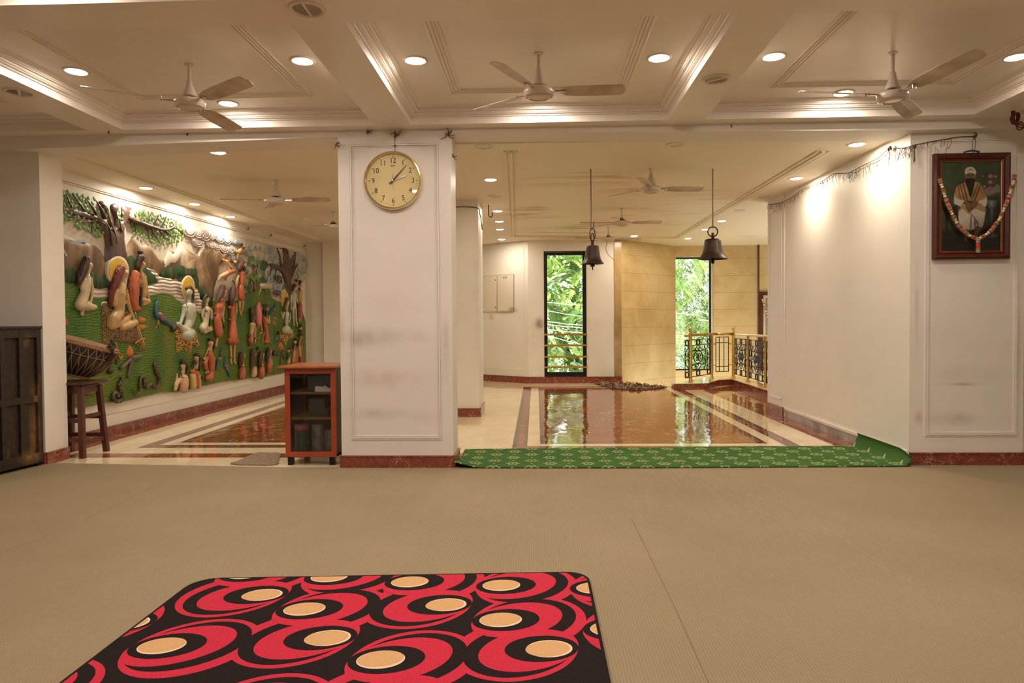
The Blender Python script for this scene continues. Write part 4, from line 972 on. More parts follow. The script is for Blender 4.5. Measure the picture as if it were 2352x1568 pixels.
for zc, rz_, ang in ((.5*(pz(524)+pz(553)), .5*(pz(524)-pz(553)), 0.2), (.5*(pz(538)+pz(556)), .5*(pz(538)-pz(560)), .9)):
    a = MB(); a.tube([(x2+.027*math.cos(q)*math.cos(ang)*1.0, y+.027*math.cos(q)*math.sin(ang), zc+rz_*math.sin(q)) for q in np.linspace(0, 2*PI, 28)[:-1]], .0052, 8, closed=True); a.build('link_ring', m_bronze, t_, smooth='all')
a = MB(); a.box(x2-.014, x2+.014, y-.010, y+.010, zt-.004, pz(551)); a.build('crown_lug', m_bronze, t_, bevel=.004)
a = MB(); a.tube([(x2, y, zt-.02), (x2, y, zr_-.0), (x2, y, zr_-.045), (x2, y, zr_-.062)], [.006, .006, .006, .004], 8); a.lathe([(.001, zr_-.028-ZF), (.021, zr_-.026-ZF), (.022, zr_+.012-ZF), (.001, zr_+.014-ZF)], (x2, y, ZF), 16); a.build('clapper', m_black, t_, smooth=True)
PR2 = [(1.0, 0), (.99, .02), (.90, .07), (.79, .17), (.70, .32), (.64, .50), (.59, .70), (.56, .88), (.53, .96), (.42, 1.0), (.02, 1.0)]
t_, x, y, zt, zr_ = bell(1637, 388, 6.92, 0, .145, PR2, 549, 595, 'larger right temple bell hanging on a single round ring in front of the bright window', 1)
a = MB(); a.tube([(x, y, ZF), (x, y, onY(1639, 524, y).z)], .0065, 10); a.build('hook_rod', MATS['grey_rod'], t_, smooth='all')
zc = .5*(onY(1639, 521, y).z+onY(1639, 543, y).z); rr = .5*(onY(1639, 521, y).z-onY(1639, 543.5, y).z)
a = MB(); a.tube([(x+rr*math.cos(q), y, zc+rr*math.sin(q)) for q in np.linspace(0, 2*PI, 33)[:-1]], .0062, 9, closed=True); a.build('ring', m_bronze, t_, smooth='all')
a = MB(); a.tube([(x, y, zt-.006), (x, y, onY(1639, 537, y).z), (x, y, onY(1639, 534, y).z)], [.016, .014, .010], 12); a.build('crown_lug', m_bronze, t_, smooth='all')
a = MB(); a.tube([(x, y, zt-.03), (x, y, zr_-.01), (x, y, zr_-.04), (x, y, zr_-.046)], [.008, .017, .016, .008], 12); a.build('clapper', m_black, t_, smooth='all')
a = MB(); p = onZ(1122, 470, ZF)
a.tube(spline([(p.x, p.y, ZF), (p.x, p.y, ZF-.10), (p.x+.008, p.y, ZF-.150), (p.x+.030, p.y, ZF-.160), (p.x+.048, p.y, ZF-.14), (p.x+.046, p.y, ZF-.105)], 5), .006, 8); a.build('ceiling_hook', m_iron, smooth='all', label='empty black iron hook in the ceiling beside the inner pillar', cat='hook')

# ------------------------------------------------------------------ meter cabinets and switch on the angled wall
ps = []
for i, (xa, xb, ya, yb) in enumerate(((1108, 1142, 633, 716), (1145, 1180.5, 630, 716))):
    P = [onA(xa, yb), onA(xb, yb+(.0)), onA(xb, ya), onA(xa, ya)]; z0, z1 = P[0].z, P[2].z; P = [Vector((q.x, q.y, z)) for q, z in zip(P, (z0, z0, z1, z1))]
    t_ = thing('meter_cabinet', ('cream flush meter cabinet door with a dark hinge gap on its right', 'cream flush meter cabinet door numbered 459 with a scorched lower corner')[i], 'electrical cabinet', tuple(P[0]), 'meter cabinets on the far wall')
    a = MB(); a.prism(P, AN*.018); a.build('door_leaf', wall_mat('cream_cabinet_paint_%s' % 'ab'[i], (.78, .70, .56, 1), [(tuple(onA(1177, 711)), (.16, .16, .085), (.05, .035, .02, 1), 1.0), (tuple(onA(1160, 715)), (.3, .3, .05), OCH, .6)] if i else ()), t_, bevel=.002)
    a = MB(); loopbars(a, [q+AN*.004 for q in P], .010, .008, AN); a.build('door_frame', pm('dark_gap_line', (.10, .07, .05, 1), .7), t_)
    a = MB(); k0 = P[1].lerp(P[2], .12)+(P[0]-P[1])*.08+AN*.02; a.ball(k0, .012, 8, 6); k1 = P[1].lerp(P[2], .88)+(P[0]-P[1])*.08+AN*.02; a.ball(k1, .012, 8, 6)
    if i == 0: a.build('catch', m_iron, t_)
    if i == 1:
        a = MB(); ce_ = P[3].lerp(P[2], .45)+Vector((0, 0, -.055))+AN*.0195; rdir = (P[1]-P[0]).normalized()
        text_mesh(a, '459', .060, lambda x, y, z: tuple(ce_+rdir*x*1.2+Vector((0, 0, y))+AN*z)); a.build('painted_number', m_ink, t_)
t_ = thing('switch_plate', 'small ivory switch plate below the left meter cabinet', 'light switch', tuple(onA(1129, 731)))
P = [onA(1124.5, 731), onA(1135, 731.5), onA(1135, 722), onA(1124.5, 721.5)]
a = MB(); a.prism(P, AN*.012); a.build('plate', m_plug, t_, bevel=.002)
for f0 in (.25, .6): a = MB(); m0 = P[0].lerp(P[1], f0).lerp(P[3].lerp(P[2], f0), .35); a.bar(m0+AN*.013, m0+Vector((0, 0, .022))+AN*.013, .012, .006, 0, AN); a.build('rocker', pm('grey_rocker', (.45, .38, .3, 1), .4), t_)

# ------------------------------------------------------------------ stair railing on its marble plinth
PLT = .115
pln = MB()
pln.prism([(2.30, 11.52, 0), (2.88, 11.60, 0), (3.22, 12.22, 0), (3.50, 12.36, 0), (3.47, 8.95, 0), (3.72, 8.95, 0), (3.74, 12.76, 0), (3.10, 12.62, 0), (2.55, 11.86, 0), (2.30, 11.72, 0)], (0, 0, PLT-.012))
pln.build('stair_plinth', m_redskirt, kind='structure')
cpl = MB(); cpl.prism([(2.29, 11.51, PLT-.012), (2.89, 11.59, PLT-.012), (3.23, 12.21, PLT-.012), (3.49, 12.35, PLT-.012), (3.46, 8.95, PLT-.012), (3.73, 8.95, PLT-.012), (3.75, 12.77, PLT-.012), (3.09, 12.63, PLT-.012), (2.54, 11.87, PLT-.012), (2.29, 11.73, PLT-.012)], (0, 0, .012))
cpl.build('trim_plinth_cap', m_cream, kind='structure')
PO = [(2.625, 11.74), (3.165, 12.44), (3.585, 12.56), (3.60, 11.74), (3.585, 10.82), (3.585, 9.9)]
t_ = thing('stair_railing', 'brass and black wrought iron railing standing on the marble plinth by the stairs', 'railing', (3.3, 12.0, PLT))
for i, (x, y) in enumerate(PO):
    r = .030 if i in (0, 2) else .024; a = MB()
    a.lathe([(.05, 0), (.05, .006), (r+.004, .012), (r, .02)]+([(r, .82), (r*.55, .87), (.012, .875)] if i in (0, 2) else [(r, .79)]), (x, y, PLT), 16, caps=True); po = a.build('post', m_brass, t_, smooth=True)
    if i in (0, 2): a = MB(); a.ball((x, y, PLT+.905), .032, 14, 10); a.lathe([(.02, .87), (.026, .878), (.012, .885)], (x, y, PLT), 12); a.build('finial_ball', m_brass, po, smooth='all')
ZR = .915
for P in ([(2.50, 11.56), PO[0], PO[1], (3.28, 12.49)], [(3.25, 12.48), PO[2]], [PO[2], PO[3], PO[4], PO[5], (3.585, 8.97)]):
    a = MB(); a.tube([(x, y, ZR) for x, y in P], .022, 12); a.build('handrail', m_brass, t_, smooth='all')
def iron_panel(p, q, z0, z1, kind=0, r=.0075):
    p = Vector((*p, 0)); q = Vector((*q, 0)); d = q-p; a = MB()
    def W(u, v): return p+d*u+Vector((0, 0, z0+(z1-z0)*v))
    ar = d.length/(z1-z0)
    def arc(cu, cv, ru, rv, a0, a1, n=12): return [W(cu+ru*math.cos(math.radians(a0+(a1-a0)*k/n)), cv+rv*math.sin(math.radians(a0+(a1-a0)*k/n))) for k in range(n+1)]
    T = lambda pts, rr=r: a.tube(pts, rr, 6)
    if kind == 1:
        for u in (0, .27, .63, 1): T([W(u, 0), W(u, 1)])
        for v in (0, .15, .84, 1): T([W(0, v), W(1, v)])
        for u in (-.2, 1): 
            for v in (.19, .80): T([W(u, v), W(u+.2, v)])
    else:
        for u in (0, .14, .86, 1): T([W(u, 0), W(u, 1)])
        for v in (0, 1): T([W(0, v), W(1, v)])
        for v in (.15, .85): T([W(0, v), W(1, v)])
        for u in (.43, .57):
            T([W(u, 0), W(u, .15)]); T([W(u, .85), W(u, 1)])
        for cu in (.07, .5, .93):
            for cv in (.075, .925): T(arc(cu, cv, .05, .062, 0, 360))
        T(arc(.5, .52, .17, .17, 0, 360, 20), r*1.3)
        for s_ in (-1, 1):
            T(arc(.5+s_*.045, .57, .045, .05, 90-s_*90+180, 90-s_*90+480)); T(arc(.5+s_*.045, .47, .045, .05, 90-s_*90+180, 90-s_*90-120))
            T([W(.5+s_*.02, .44), W(.5+s_*.02, .60)])
            T(spline([W(.5, .85), W(.5+s_*.09, .78), W(.5+s_*.12, .74), W(.5+s_*.2, .69), W(.5+s_*.24, .72)], 4)); T(arc(.5+s_*.06, .74, .05, .035, 0, 300))
            T(spline([W(.5, .18), W(.5+s_*.07, .22), W(.5+s_*.15, .30), W(.5+s_*.24, .31), W(.5+s_*.22, .34)], 4)); T(arc(.5+s_*.06, .30, .05, .035, 0, 300))
            for cv, sg in ((.72, 1), (.32, -1)):
                T(spline([W(.5+s_*.43, cv+sg*.11), W(.5+s_*.38, cv+sg*.08), W(.5+s_*.40, cv+sg*.05), W(.5+s_*.46, cv+sg*-.02), W(.5+s_*.47, cv-sg*.12), W(.5+s_*.42, cv-sg*.16), W(.5+s_*.38, cv-sg*.13), W(.5+s_*.40, cv-sg*.10)], 4))
            T([W(.5+s_*.24, .85), W(.5+s_*.24, .76), W(.5+s_*.30, .76), W(.5+s_*.30, .58), W(.5+s_*.24, .58)]); T([W(.5+s_*.24, .15), W(.5+s_*.24, .25), W(.5+s_*.30, .25), W(.5+s_*.30, .45), W(.5+s_*.24, .45)])
            T(arc(.5+s_*.22, .52, .05, .03, 0, 360)); T([W(.5+s_*.27, .52), W(.5+s_*.36, .52)])
        T([W(.3, .695), W(.7, .695)]); T([W(.3, .335), W(.7, .335)])
    a.build('iron_panel', m_iron, t_, smooth='all')
def gap(p, q, a_, b_): p = Vector(p); q = Vector(q); L = (q-p).length; return tuple(p+(q-p)*(a_/L)), tuple(q-(q-p)*(b_/L))
iron_panel((2.50, 11.58), gap(PO[0], PO[1], 0, .06)[1], .20, .835); iron_panel(*gap(PO[1], PO[2], .08, .10), .235, .86, 1)
iron_panel(*gap(PO[2], PO[3], .09, .05), .19, .835); iron_panel(*gap(PO[3], PO[4], .05, .05), .19, .835); iron_panel(*gap(PO[4], PO[5], .05, .05), .19, .835)

# ------------------------------------------------------------------ twine knots, dead garland string, loose cable
def knot(px, py, Y, size, label, n=6, strands=(), seed=1):
    random.seed(seed); p = onY(px, py, Y-.012); t2 = MB()
    for k in range(n):
        an = random.uniform(0, 2*PI); l_ = size*random.uniform(.5, 1.2)
        t2.tube(spline([p, p+Vector((l_*.5*math.cos(an), -.012, l_*.5*math.sin(an)+.004)), p+Vector((l_*math.cos(an+.5), -.006, l_*math.sin(an+.5)))], 3), .0028, 5)
    t2.ball(p, size*.22, 7, 5)
    for s_ in strands: t2.tube(spline([onY(a_, b_, Y-.012) for a_, b_ in s_], 4), .0018, 5)
    t2.build('twine_knot', m_twine, smooth='all', origin=tuple(p), label=label, cat='string', group='knots of old twine')
knot(847, 302, 5.5, .03, 'old twine knot left above the clock on the header', 7, seed=2)
knot(909, 312, 5.5, .045, 'old twine knot straight above the clock with a thread down to it', 5, [[(909, 312), (907, 330), (908, 347)], [(905, 328), (908, 308), (918, 311)], [(912, 308), (930, 292), (940, 286)]], 3)
knot(1030, 310, 5.5, .05, 'bushy twine knot at the top right corner of the clock pillar', 9, [[(1030, 310), (1012, 320)], [(1030, 312), (1036, 300), (1038, 298)]], 4)
knot(774, 330, 5.5, .03, 'old twine knot at the top left corner of the clock pillar', 5, [[(774, 328), (767, 345)]], 5)
knot(1043, 361, 5.62, .03, 'twine knot on the right side of the clock pillar', 6, seed=6)
knot(908, 336, 5.5, .012, 'tiny twine tie just above the clock rim', 4, seed=7)
t2 = MB(); t2.tube(spline([(-1.58+.9*k, 8.42, z) for k, z in ((.45, 2.60), (.62, 2.60), (.95, 2.585))]+[(-.70, 8.55, 2.53), (-.695, 8.7, 2.50)], 4), .006, 6)
for k in range(9): t2.tube([(-1.05+random.uniform(-.03, .03), 8.42, 2.60), (-1.05+random.uniform(-.09, .09), 8.40, 2.60+random.uniform(-.06, .04))], .003, 5)
t2.tube(spline([(-.69, 8.6, 2.51), (-.68, 8.58, 2.42), (-.67, 8.57, 2.33)], 3), .006, 5)
t2.build('pillar_twine', m_twine, smooth='all', origin=(-1.05, 8.42, 2.6), label='old twine tied round the top of the inner pillar', cat='string')
# string of a dead garland along the partition and over the right wall
SP = [(1764, 470), (1790, 466), (1815, 455), (1840, 437), (1870, 424), (1895, 412), (1915, 399), (1945, 398), (1965, 389), (1990, 376), (2015, 364), (2042, 342)]
P = [onX(x, y, 2.975) for x, y in SP]
P2 = [onY(x, y, 5.585) for x, y in ((2100, 333), (2140, 325), (2170, 320), (2205, 314), (2238, 313))]
Q = spline(P+[onX(2070, 340, 2.975), Vector((2.985, 5.60, P2[0].z-.01))]+P2, 5)
t_ = thing('dead_garland_string', 'thin withered garland string running along the right partition to the portrait wall', 'string', tuple(Q[0]))
a = MB(); a.tube(Q, .0034, 6); random.seed(11)
for i, q in enumerate(Q[:-8]):
    for _ in range(2 if i < 70 else 1):
        if random.random() < .75: a.tube([q, q+Vector((random.uniform(-.01, 0), random.uniform(-.03, .03), -random.uniform(.02, .05))), q+Vector((random.uniform(-.012, 0), random.uniform(-.05, .05), -random.uniform(.04, .11)))], .0016, 4)
a.build('cord', m_twine, t_, smooth='all')
for px, py in ((2043, 341), (2101, 334)):
    a = MB(); q = onX(px, py, 2.97) if px < 2060 else onY(px, py, 5.58)
    for k in range(7): a.ball(q+Vector((random.uniform(-.008, .004), random.uniform(-.02, .01), random.uniform(-.012, .012))), .011, 6, 5)
    for k in range(6): a.tube([q, q+Vector((-.01, random.uniform(-.03, .03), -random.uniform(.06, .16)))], .0018, 4)
    a.build('knot', m_twine, t_, smooth='all')
knot(2239, 314, 5.6, .03, 'twine knot above the framed portrait holding it by two threads', 8, [[(2236, 316), (2234, 330), (2233, 348)], [(2241, 316), (2240, 335), (2237, 349)]], 8)
t2 = MB(); t2.tube(spline([onY(x, y, 5.56) for x, y in ((2214, 350), (2225, 347), (2236, 346), (2250, 349))], 4), .007, 6); t2.tube([onY(2234, 347, 5.545), onY(2237, 359, 5.545)], .003, 5); t2.tube([onY(2240, 347, 5.545), onY(2257, 358, 5.545)], .003, 5)
t2.build('hanging_bow', pm('green_twine', (.03, .06, .035, 1), .8), smooth='all', origin=tuple(onY(2236, 346, 5.56)), label='green cord bow tied at the top of the portrait frame', cat='cord')
def wc(cx, cy): return onY(2280+cx/19.6, 230+cy/19.6, 5.30)
a = MB(); q0 = wc(820, 280); q0z = ZB
for k, cm in enumerate((0, 1, 0, 1)):
    o = Vector((.004*k, -.004*k, .003*k))
    a.tube(spline([Vector((q0.x, q0.y, ZB-.001))+o, wc(850, 480)+o, wc(855, 700)+o, wc(800, 850)+o, wc(880, 1050)+o, wc(1000, 1050)+o, wc(1090, 850)+o, wc(1060, 670)+o, wc(920, 660)+o, wc(850, 760)+o, wc(870, 980)+o, wc(1050, 1120)+o, wc(1130, 1310-90*k)+o, wc(1250, 1320-60*k)+o, wc(1411, 1230-20*k)+o, wc(1700, 1050)+o], 6), .0048, 6, cm)
a.build('loose_cable', [m_cable, pm('red_cable', (.16, .02, .012, 1), .5)], smooth='all', origin=(q0.x, q0.y, ZB), label='knotted loose black and red cable dangling from the beam at the top right', cat='cable')
random.seed(3)
for px, py, Y in ((252, 305, 5.36), (432, 310, 5.49), (1678, 291, 5.49)):
    a = MB(); q = onY(px, py, Y); a.tube([q+Vector((0, .0, .012)), q+Vector((.0, -.02, .006)), q+Vector((.006, -.02, -.012))], .004, 6)
    a.build('wall_hook', m_iron, smooth='all', origin=tuple(q), label={252: 'small black hook on the beam edge left of the left coffer', 432: 'small hook on the header above the mural room', 1678: 'small nail on the header above the right bell'}[px], cat='hook')
for px, py, lb in ((567, 527, 'small screw hook above the mural, nearer one'), (619, 542, 'small screw hook above the mural, middle one'), (697, 566, 'small screw hook above the mural, at the far corner')):
    r = ray(px, py); o = MUR0+MURN*.01; k = (o-Vector((0, 0, H))).dot(MURN)/Vector(r).dot(MURN); q = Vector(r)*k+Vector((0, 0, H))
    a = MB(); a.tube([q-MURN*.012, q+MURN*.03, q+MURN*.035+Vector((0, 0, .03)), q+MURN*.01+Vector((0, 0, .035))], .006, 6); a.build('wall_hook', m_iron, smooth='all', origin=tuple(q), label=lb, cat='hook')

# ------------------------------------------------------------------ outside: trees, wires, street
a = MB(); a.box(-12, 14, 14.9, 34, -4.1, -4.0); a.build('ground_street', pm('pale_street', (.4, .38, .34, 1), .9), kind='structure')
def leafy(name, label, x0, x1, y0, y1, z0, z1, n, kind, cols, trunk, seed):
    random.seed(seed); t_ = thing(name, label, 'tree', (trunk[0], trunk[1], -4.0), 'trees outside the windows'); a = MB()
    b_ = MB(); 
    for tp in trunk[2]: b_.tube(spline([Vector(p) for p in tp], 4), [max(.03, .14-.013*k) for k in range(len(spline([Vector(p) for p in tp], 4)))], 8)
    b_.build('trunk', pm('brown_bark', (.10, .065, .04, 1), .9, 0, .4, 10, .5), t_, smooth='all')
    for _ in range(n):
        p = Vector((random.uniform(x0, x1), random.uniform(y0, y1), random.uniform(z0, z1)))
        if mnoise.noise(p*.8+Vector((seed, 0, 0))) < (-.30 if kind == 0 else -.5): continue
        az = random.uniform(0, 6.28); dr = random.uniform(-.9, .1); d = Vector((math.cos(az)*math.cos(dr), math.sin(az)*math.cos(dr)*.6, math.sin(dr))).normalized()
        s_ = d.cross(Vector((0, 0, 1))).normalized(); u = s_.cross(d); m_ = random.choice((0, 0, 1, 1, 2))
        L = random.uniform(.28, .5) if kind == 0 else random.uniform(.3, .55); nl = 6 if kind == 0 else 11
        for k in range(nl):
            f_ = k/nl
            for sg in (-1, 1):
                o = p+d*L*f_-Vector((0, 0, .12*f_*f_)); ll = (.24 if kind == 0 else .20)*(1.1-.6*f_); ww = .045 if kind == 0 else .013
                e = (s_*sg*.8+d*.6-Vector((0, 0, .25))).normalized(); n_ = u
                w_ = e.cross(n_).normalized()*ww
                a.add([o, o+e*ll*.5+w_, o+e*ll, o+e*ll*.5-w_], [(0, 1, 2, 3)], m_)
    a.build('foliage', cols, t_)
def leafmat(name, col, tr):
    t = NT(name); di = t.n('ShaderNodeBsdfDiffuse', {0: col}); tl_ = t.n('ShaderNodeBsdfTranslucent', {0: tr}); mx = t.n('ShaderNodeMixShader', {0: .45}); t.l(di.outputs[0], mx.inputs[1]); t.l(tl_.outputs[0], mx.inputs[2]); t.l(mx.outputs[0], t.t.nodes['Material Output'].inputs[0]); return t.m
LM = [leafmat('bright_leaf', (.30, .42, .12, 1), (.46, .58, .16, 1)), leafmat('mid_leaf', (.13, .22, .07, 1), (.20, .32, .08, 1)), leafmat('pale_leaf', (.50, .58, .34, 1), (.62, .70, .38, 1))]
leafy('broadleaf_tree', 'bright broadleaf tree filling the tall black window', -.8, 1.7, 16.1, 18.4, -2.2, 4.2, 1500, 0, LM, (1.15, 18, [[(1.15, 18, -4), (1.15, 18, -.8), (1.0, 18.1, 1), (1.1, 18.2, 3)], [(1.15, 18, -.6), (.7, 17.9, .6), (.2, 17.8, 2)]]), 5)
leafy('feathery_tree', 'pale feathery tree outside the marble framed window', 3.3, 6.0, 16.2, 19, -2.0, 4.2, 3600, 1, [LM[0], LM[2], LM[1]], (5.3, 18, [[(5.3, 18, -4), (5.3, 18, -1), (5.2, 18, 1), (5.1, 18, 3)], [(5.25, 18, 0), (4.9, 17.8, 1.2), (4.7, 17.6, 2.2)]]), 9)
leafy('background_tree', 'deeper green tree standing behind the broadleaf tree', -2.5, 4.0, 20.2, 23, -3.5, 6, 1500, 0, [LM[1], LM[1], LM[0]], (1.4, 22, [[(1.4, 22, -4), (1.4, 22, 2)], [(1.4, 22, -1), (2.5, 21.5, 2.5)]]), 14)
lb_ = ['highest overhead wire crossing the tall window view', 'second overhead wire sagging across the window view', 'third overhead wire in the window view', 'fourth overhead wire in the window view', 'fifth overhead wire in the window view', 'lowest steep overhead wire in the window view']
for i, (ya, yb) in enumerate(((694, 701), (713, 727), (738, 747), (745, 753), (756, 765), (770, 792))):
    a = MB(); p, q = onY(1256, ya, 15.0+.06*i), onY(1340, yb, 15.0+.06*i); d = q-p; pts = [p-d*3, p, p.lerp(q, .5)-Vector((0, 0, .01)), q, q+d*3]
    a.tube(spline(pts, 5), .009, 6); a.build('overhead_wire', pm('pale_cable', (.75, .75, .75, 1), .5), smooth='all', origin=tuple(p), label=lb_[i], cat='wire', group='overhead wires outside')
# ------------------------------------------------------------------ painted plaster relief on the mural wall
CR_ = {'A': (0, 400, 3.92), 'B': (400, 480, 3.92), 'C': (0, 720, 3.92), 'D': (380, 720, 4.126), 'E': (480, 540, 7.84), 'F': (540, 680, 7.84), 'G': (380, 620, 8.711), 'T': (200, 560, 7.125), 'I': (380, 760, 10.456), 'P': (0, 0, 1)}
def mpt(c, x, y, off):
    ox, oy, s_ = CR_[c]; r = Vector(ray(ox+x/s_, oy+y/s_)); o = MUR0+MURN*off
    k = (o-Vector((0, 0, H))).dot(MURN)/r.dot(MURN); return r*k+Vector((0, 0, H))
def msc(c, x, y): p = mpt(c, x, y, 0); return p.y/F/CR_[c][2]
murt = thing('relief_mural', 'painted plaster relief mural of sages, trees and animals covering the left far wall', 'mural', tuple(MUR0+Vector((0, 3, .3))))
def sm_poly(c, pts, off, n=5): return [mpt(c, p.x, p.y, off) for p in spline([(x, y, 0) for x, y in pts], n, True)] if n else [mpt(c, x, y, off) for x, y in pts]
def puff(mb, P, base, Hh, W_, step, m=0):
    """inflated relief patch: outline P (world, on the wall plane), rising Hh with rim width W_"""
    uv = [((p-MUR0).dot(MURD), p.z) for p in P]
    ed = [(i, (i+1) % len(uv)) for i in range(len(uv))]
    us = [a for a, _ in uv]; vs = [b for _, b in uv]; inner = []; A_ = np.array(uv); Bn = np.roll(A_, -1, 0); D_ = Bn-A_; L2 = (D_**2).sum(1)+1e-12
    def dist(q):
        t_ = np.clip(((q-A_)*D_).sum(1)/L2, 0, 1); return np.sqrt((((A_+D_*t_[:, None])-q)**2).sum(1).min())
    y = min(vs)+step*.5; row = 0; pl = [(a, b) for a, b in uv]
    while y < max(vs):
        x = min(us)+step*(.5 if row % 2 else 1)
        while x < max(us):
            if inpoly(x, y, pl):
                d_ = dist(np.array((x, y)))
                if d_ > step*.35: inner.append((x, y))
            x += step
        y += step*.87; row += 1
    vv, ee, ff, *_ = delaunay_2d_cdt([Vector(q) for q in pl+inner], ed, [], 1, 1e-6)
    out = []
    for q in vv:
        d_ = dist(np.array((q.x, q.y))); k = min(1, d_/W_); out.append(MUR0+MURD*q.x+Vector((0, 0, q.y))+MURN*(base+Hh*math.sqrt(max(0, 1-(1-k)**2))))
    fx = []
    for f_ in ff:
        a, b, c = (out[i] for i in f_[:3]); fx.append(tuple(f_) if (b-a).cross(c-a).dot(MURN) > 0 else tuple(f_)[::-1])
    mb.add(out, fx, m)
    sk = []; n0 = len(P); fs = []
    for k, (u_, v_) in enumerate(uv): sk += [MUR0+MURD*u_+Vector((0, 0, v_))+MURN*base, MUR0+MURD*u_+Vector((0, 0, v_))+MURN*0]
    for k in range(n0): k2 = (k+1) % n0; fs.append((2*k, 2*k+1, 2*k2+1, 2*k2))
    mb.add(sk, fs, m)
def patch(name, c, pts, base, Hh, W_, step, mat, n=5, par=None, label=None):
    a = MB(); puff(a, sm_poly(c, pts, base+Hh*.5, n), base, Hh, W_, step); return a.build(name, mat, par or murt, smooth='all', label=label)
def capsule(mb, p0, r0, p1, r1, m=0, seg=12):
    d = p1-p0; L = d.length
    if L < 1e-5: mb.ball(p0, max(r0, r1), seg, 8, m); return
    x, y, z = frame_of(d); pr = []
    for k in range(5): a = PI/2*(1-k/4); pr.append((max(r0*math.cos(a), 1e-4), -r0*math.sin(a)))
    for k in range(5): a = PI/2*k/4; pr.append((max(r1*math.cos(a), 1e-4), L+r1*math.sin(a)))
    vs = [p0+(x*math.cos(2*PI*q/seg)+y*math.sin(2*PI*q/seg))*r_+z*h_ for r_, h_ in pr for q in range(seg)]
    fs = [(i*seg+q, i*seg+(q+1) % seg, (i+1)*seg+(q+1) % seg, (i+1)*seg+q) for i in range(9) for q in range(seg)]
    mb.add(vs, fs, m)
def limbs(mb, c, chains, lift=0.0, flat=.8):
    for ch in chains:
        pp = []
        for q in ch:
            x, y, r = q[:3]; z = q[3] if len(q) > 3 else 0
            rr = r*msc(c, x, y); off = .058+rr*.55+lift+z; pp.append((mpt(c, x, y, off), rr))
        if len(pp) == 1: capsule(mb, pp[0][0], pp[0][1], pp[0][0], pp[0][1])
        for (a_, ra), (b_, rb) in zip(pp, pp[1:]): capsule(mb, a_, ra, b_, rb)
def paint(name, col, r=.38, v=.16, s_=10, st=(1, 1, 1), b=.15): return pm('relief_'+name, col, r, 0, v, s_, b, stretch=st)
PSK = dict(tan=paint('tan_skin', (.55, .36, .16, 1)), pale=paint('pale_skin', (.58, .47, .30, 1)), white=paint('whitish_skin', (.50, .50, .38, 1)), pink=paint('pinkish_skin', (.60, .38, .22, 1)))
m_hair = paint('dark_hair', (.055, .030, .022, 1), .35, .5, 45, (1, 1, .15), .8); m_bhair = paint('brown_hair', (.10, .045, .030, 1), .35, .35, 60, (1, 1, .15), .8); m_rhair = paint('auburn_hair', (.20, .035, .025, 1), .35, .35, 60, (1, 1, .15), .8)
m_or = paint('orange_robe', (.47, .125, .052, 1), .45, .30, 30, (1, 1, .15), .8); m_pk = paint('pink_shawl', (.62, .20, .22, 1), .45, .15, 26, (1, 1, .3), .5); m_rd = paint('red_loincloth', (.42, .02, .02, 1))
m_wb = paint('white_beard', (.58, .50, .42, 1), .5, .15, 40, (1, 1, .2), .5); m_bk = paint('black_detail', (.03, .02, .016, 1)); m_belt = paint('grey_belt', (.16, .12, .11, 1)); m_gd = paint('halo_gold', (.66, .40, .035, 1), .4, .1, 6); m_hw = paint('halo_rim', (.72, .66, .56, 1)); 
def obj_limbs(name, c, chains, mat, par, vox, lift=0, label=None):
    a = MB(); limbs(a, c, chains, lift); return a.build(name, mat, par, smooth='all', remesh=vox, label=label)
def fig(c, skin, body, hair=(), robe=(), beard=(), belt=(), cloth=(), face=(), robemat=None, hairmat=None, beardmat=None, vox=.008, label=None):
    if robe and len(body) > 1:
        body = list(body)+[[(b_[0][0], b_[0][1], min(8*CR_[c][2]/3.92, b_[0][2]*.7)) for b_ in body]]
    f_ = obj_limbs('relief_figure', c, body, PSK[skin] if isinstance(skin, str) else skin, murt, vox, label=label)
    if hair: obj_limbs('hair', c, hair, hairmat or m_hair, f_, vox, .012)
    if robe: obj_limbs('robe', c, robe, robemat or m_or, f_, vox, .004)
    if beard: obj_limbs('beard', c, beard, beardmat or m_hair, f_, vox, .022)
    if cloth: obj_limbs('loincloth', c, cloth, m_rd, f_, vox, .02)
    if belt: obj_limbs('belt', c, belt, m_belt, f_, vox, .012)
    if face:
        a = MB()
        for x, y, w_, h_ in face:
            s_ = msc(c, x, y); 
            hr = [b for b in body[0]][0]; rr = hr[2]*msc(c, hr[0], hr[1])
            hc = mpt(c, hr[0], hr[1], .058+rr*.55); toc = (Vector((0, 0, H))-hc).normalized()
            rx = Vector((1, 0, 0)); dxy = Vector(((x-hr[0])*msc(c, x, y), 0, -(y-hr[1])*msc(c, x, y)))
            side = toc.cross(Vector((0, 0, 1))).normalized()*-1; pos = hc+side*dxy.x+Vector((0, 0, dxy.z)); d2 = min(rr*.96, (pos-hc).length); pos = pos+toc*math.sqrt(max(0, rr*rr-d2*d2))*.98
            a.tube([pos-side*w_*s_, pos+side*w_*s_], h_*s_, 6)
        a.build('painted_features', m_bk, f_, smooth='all')
    return f_

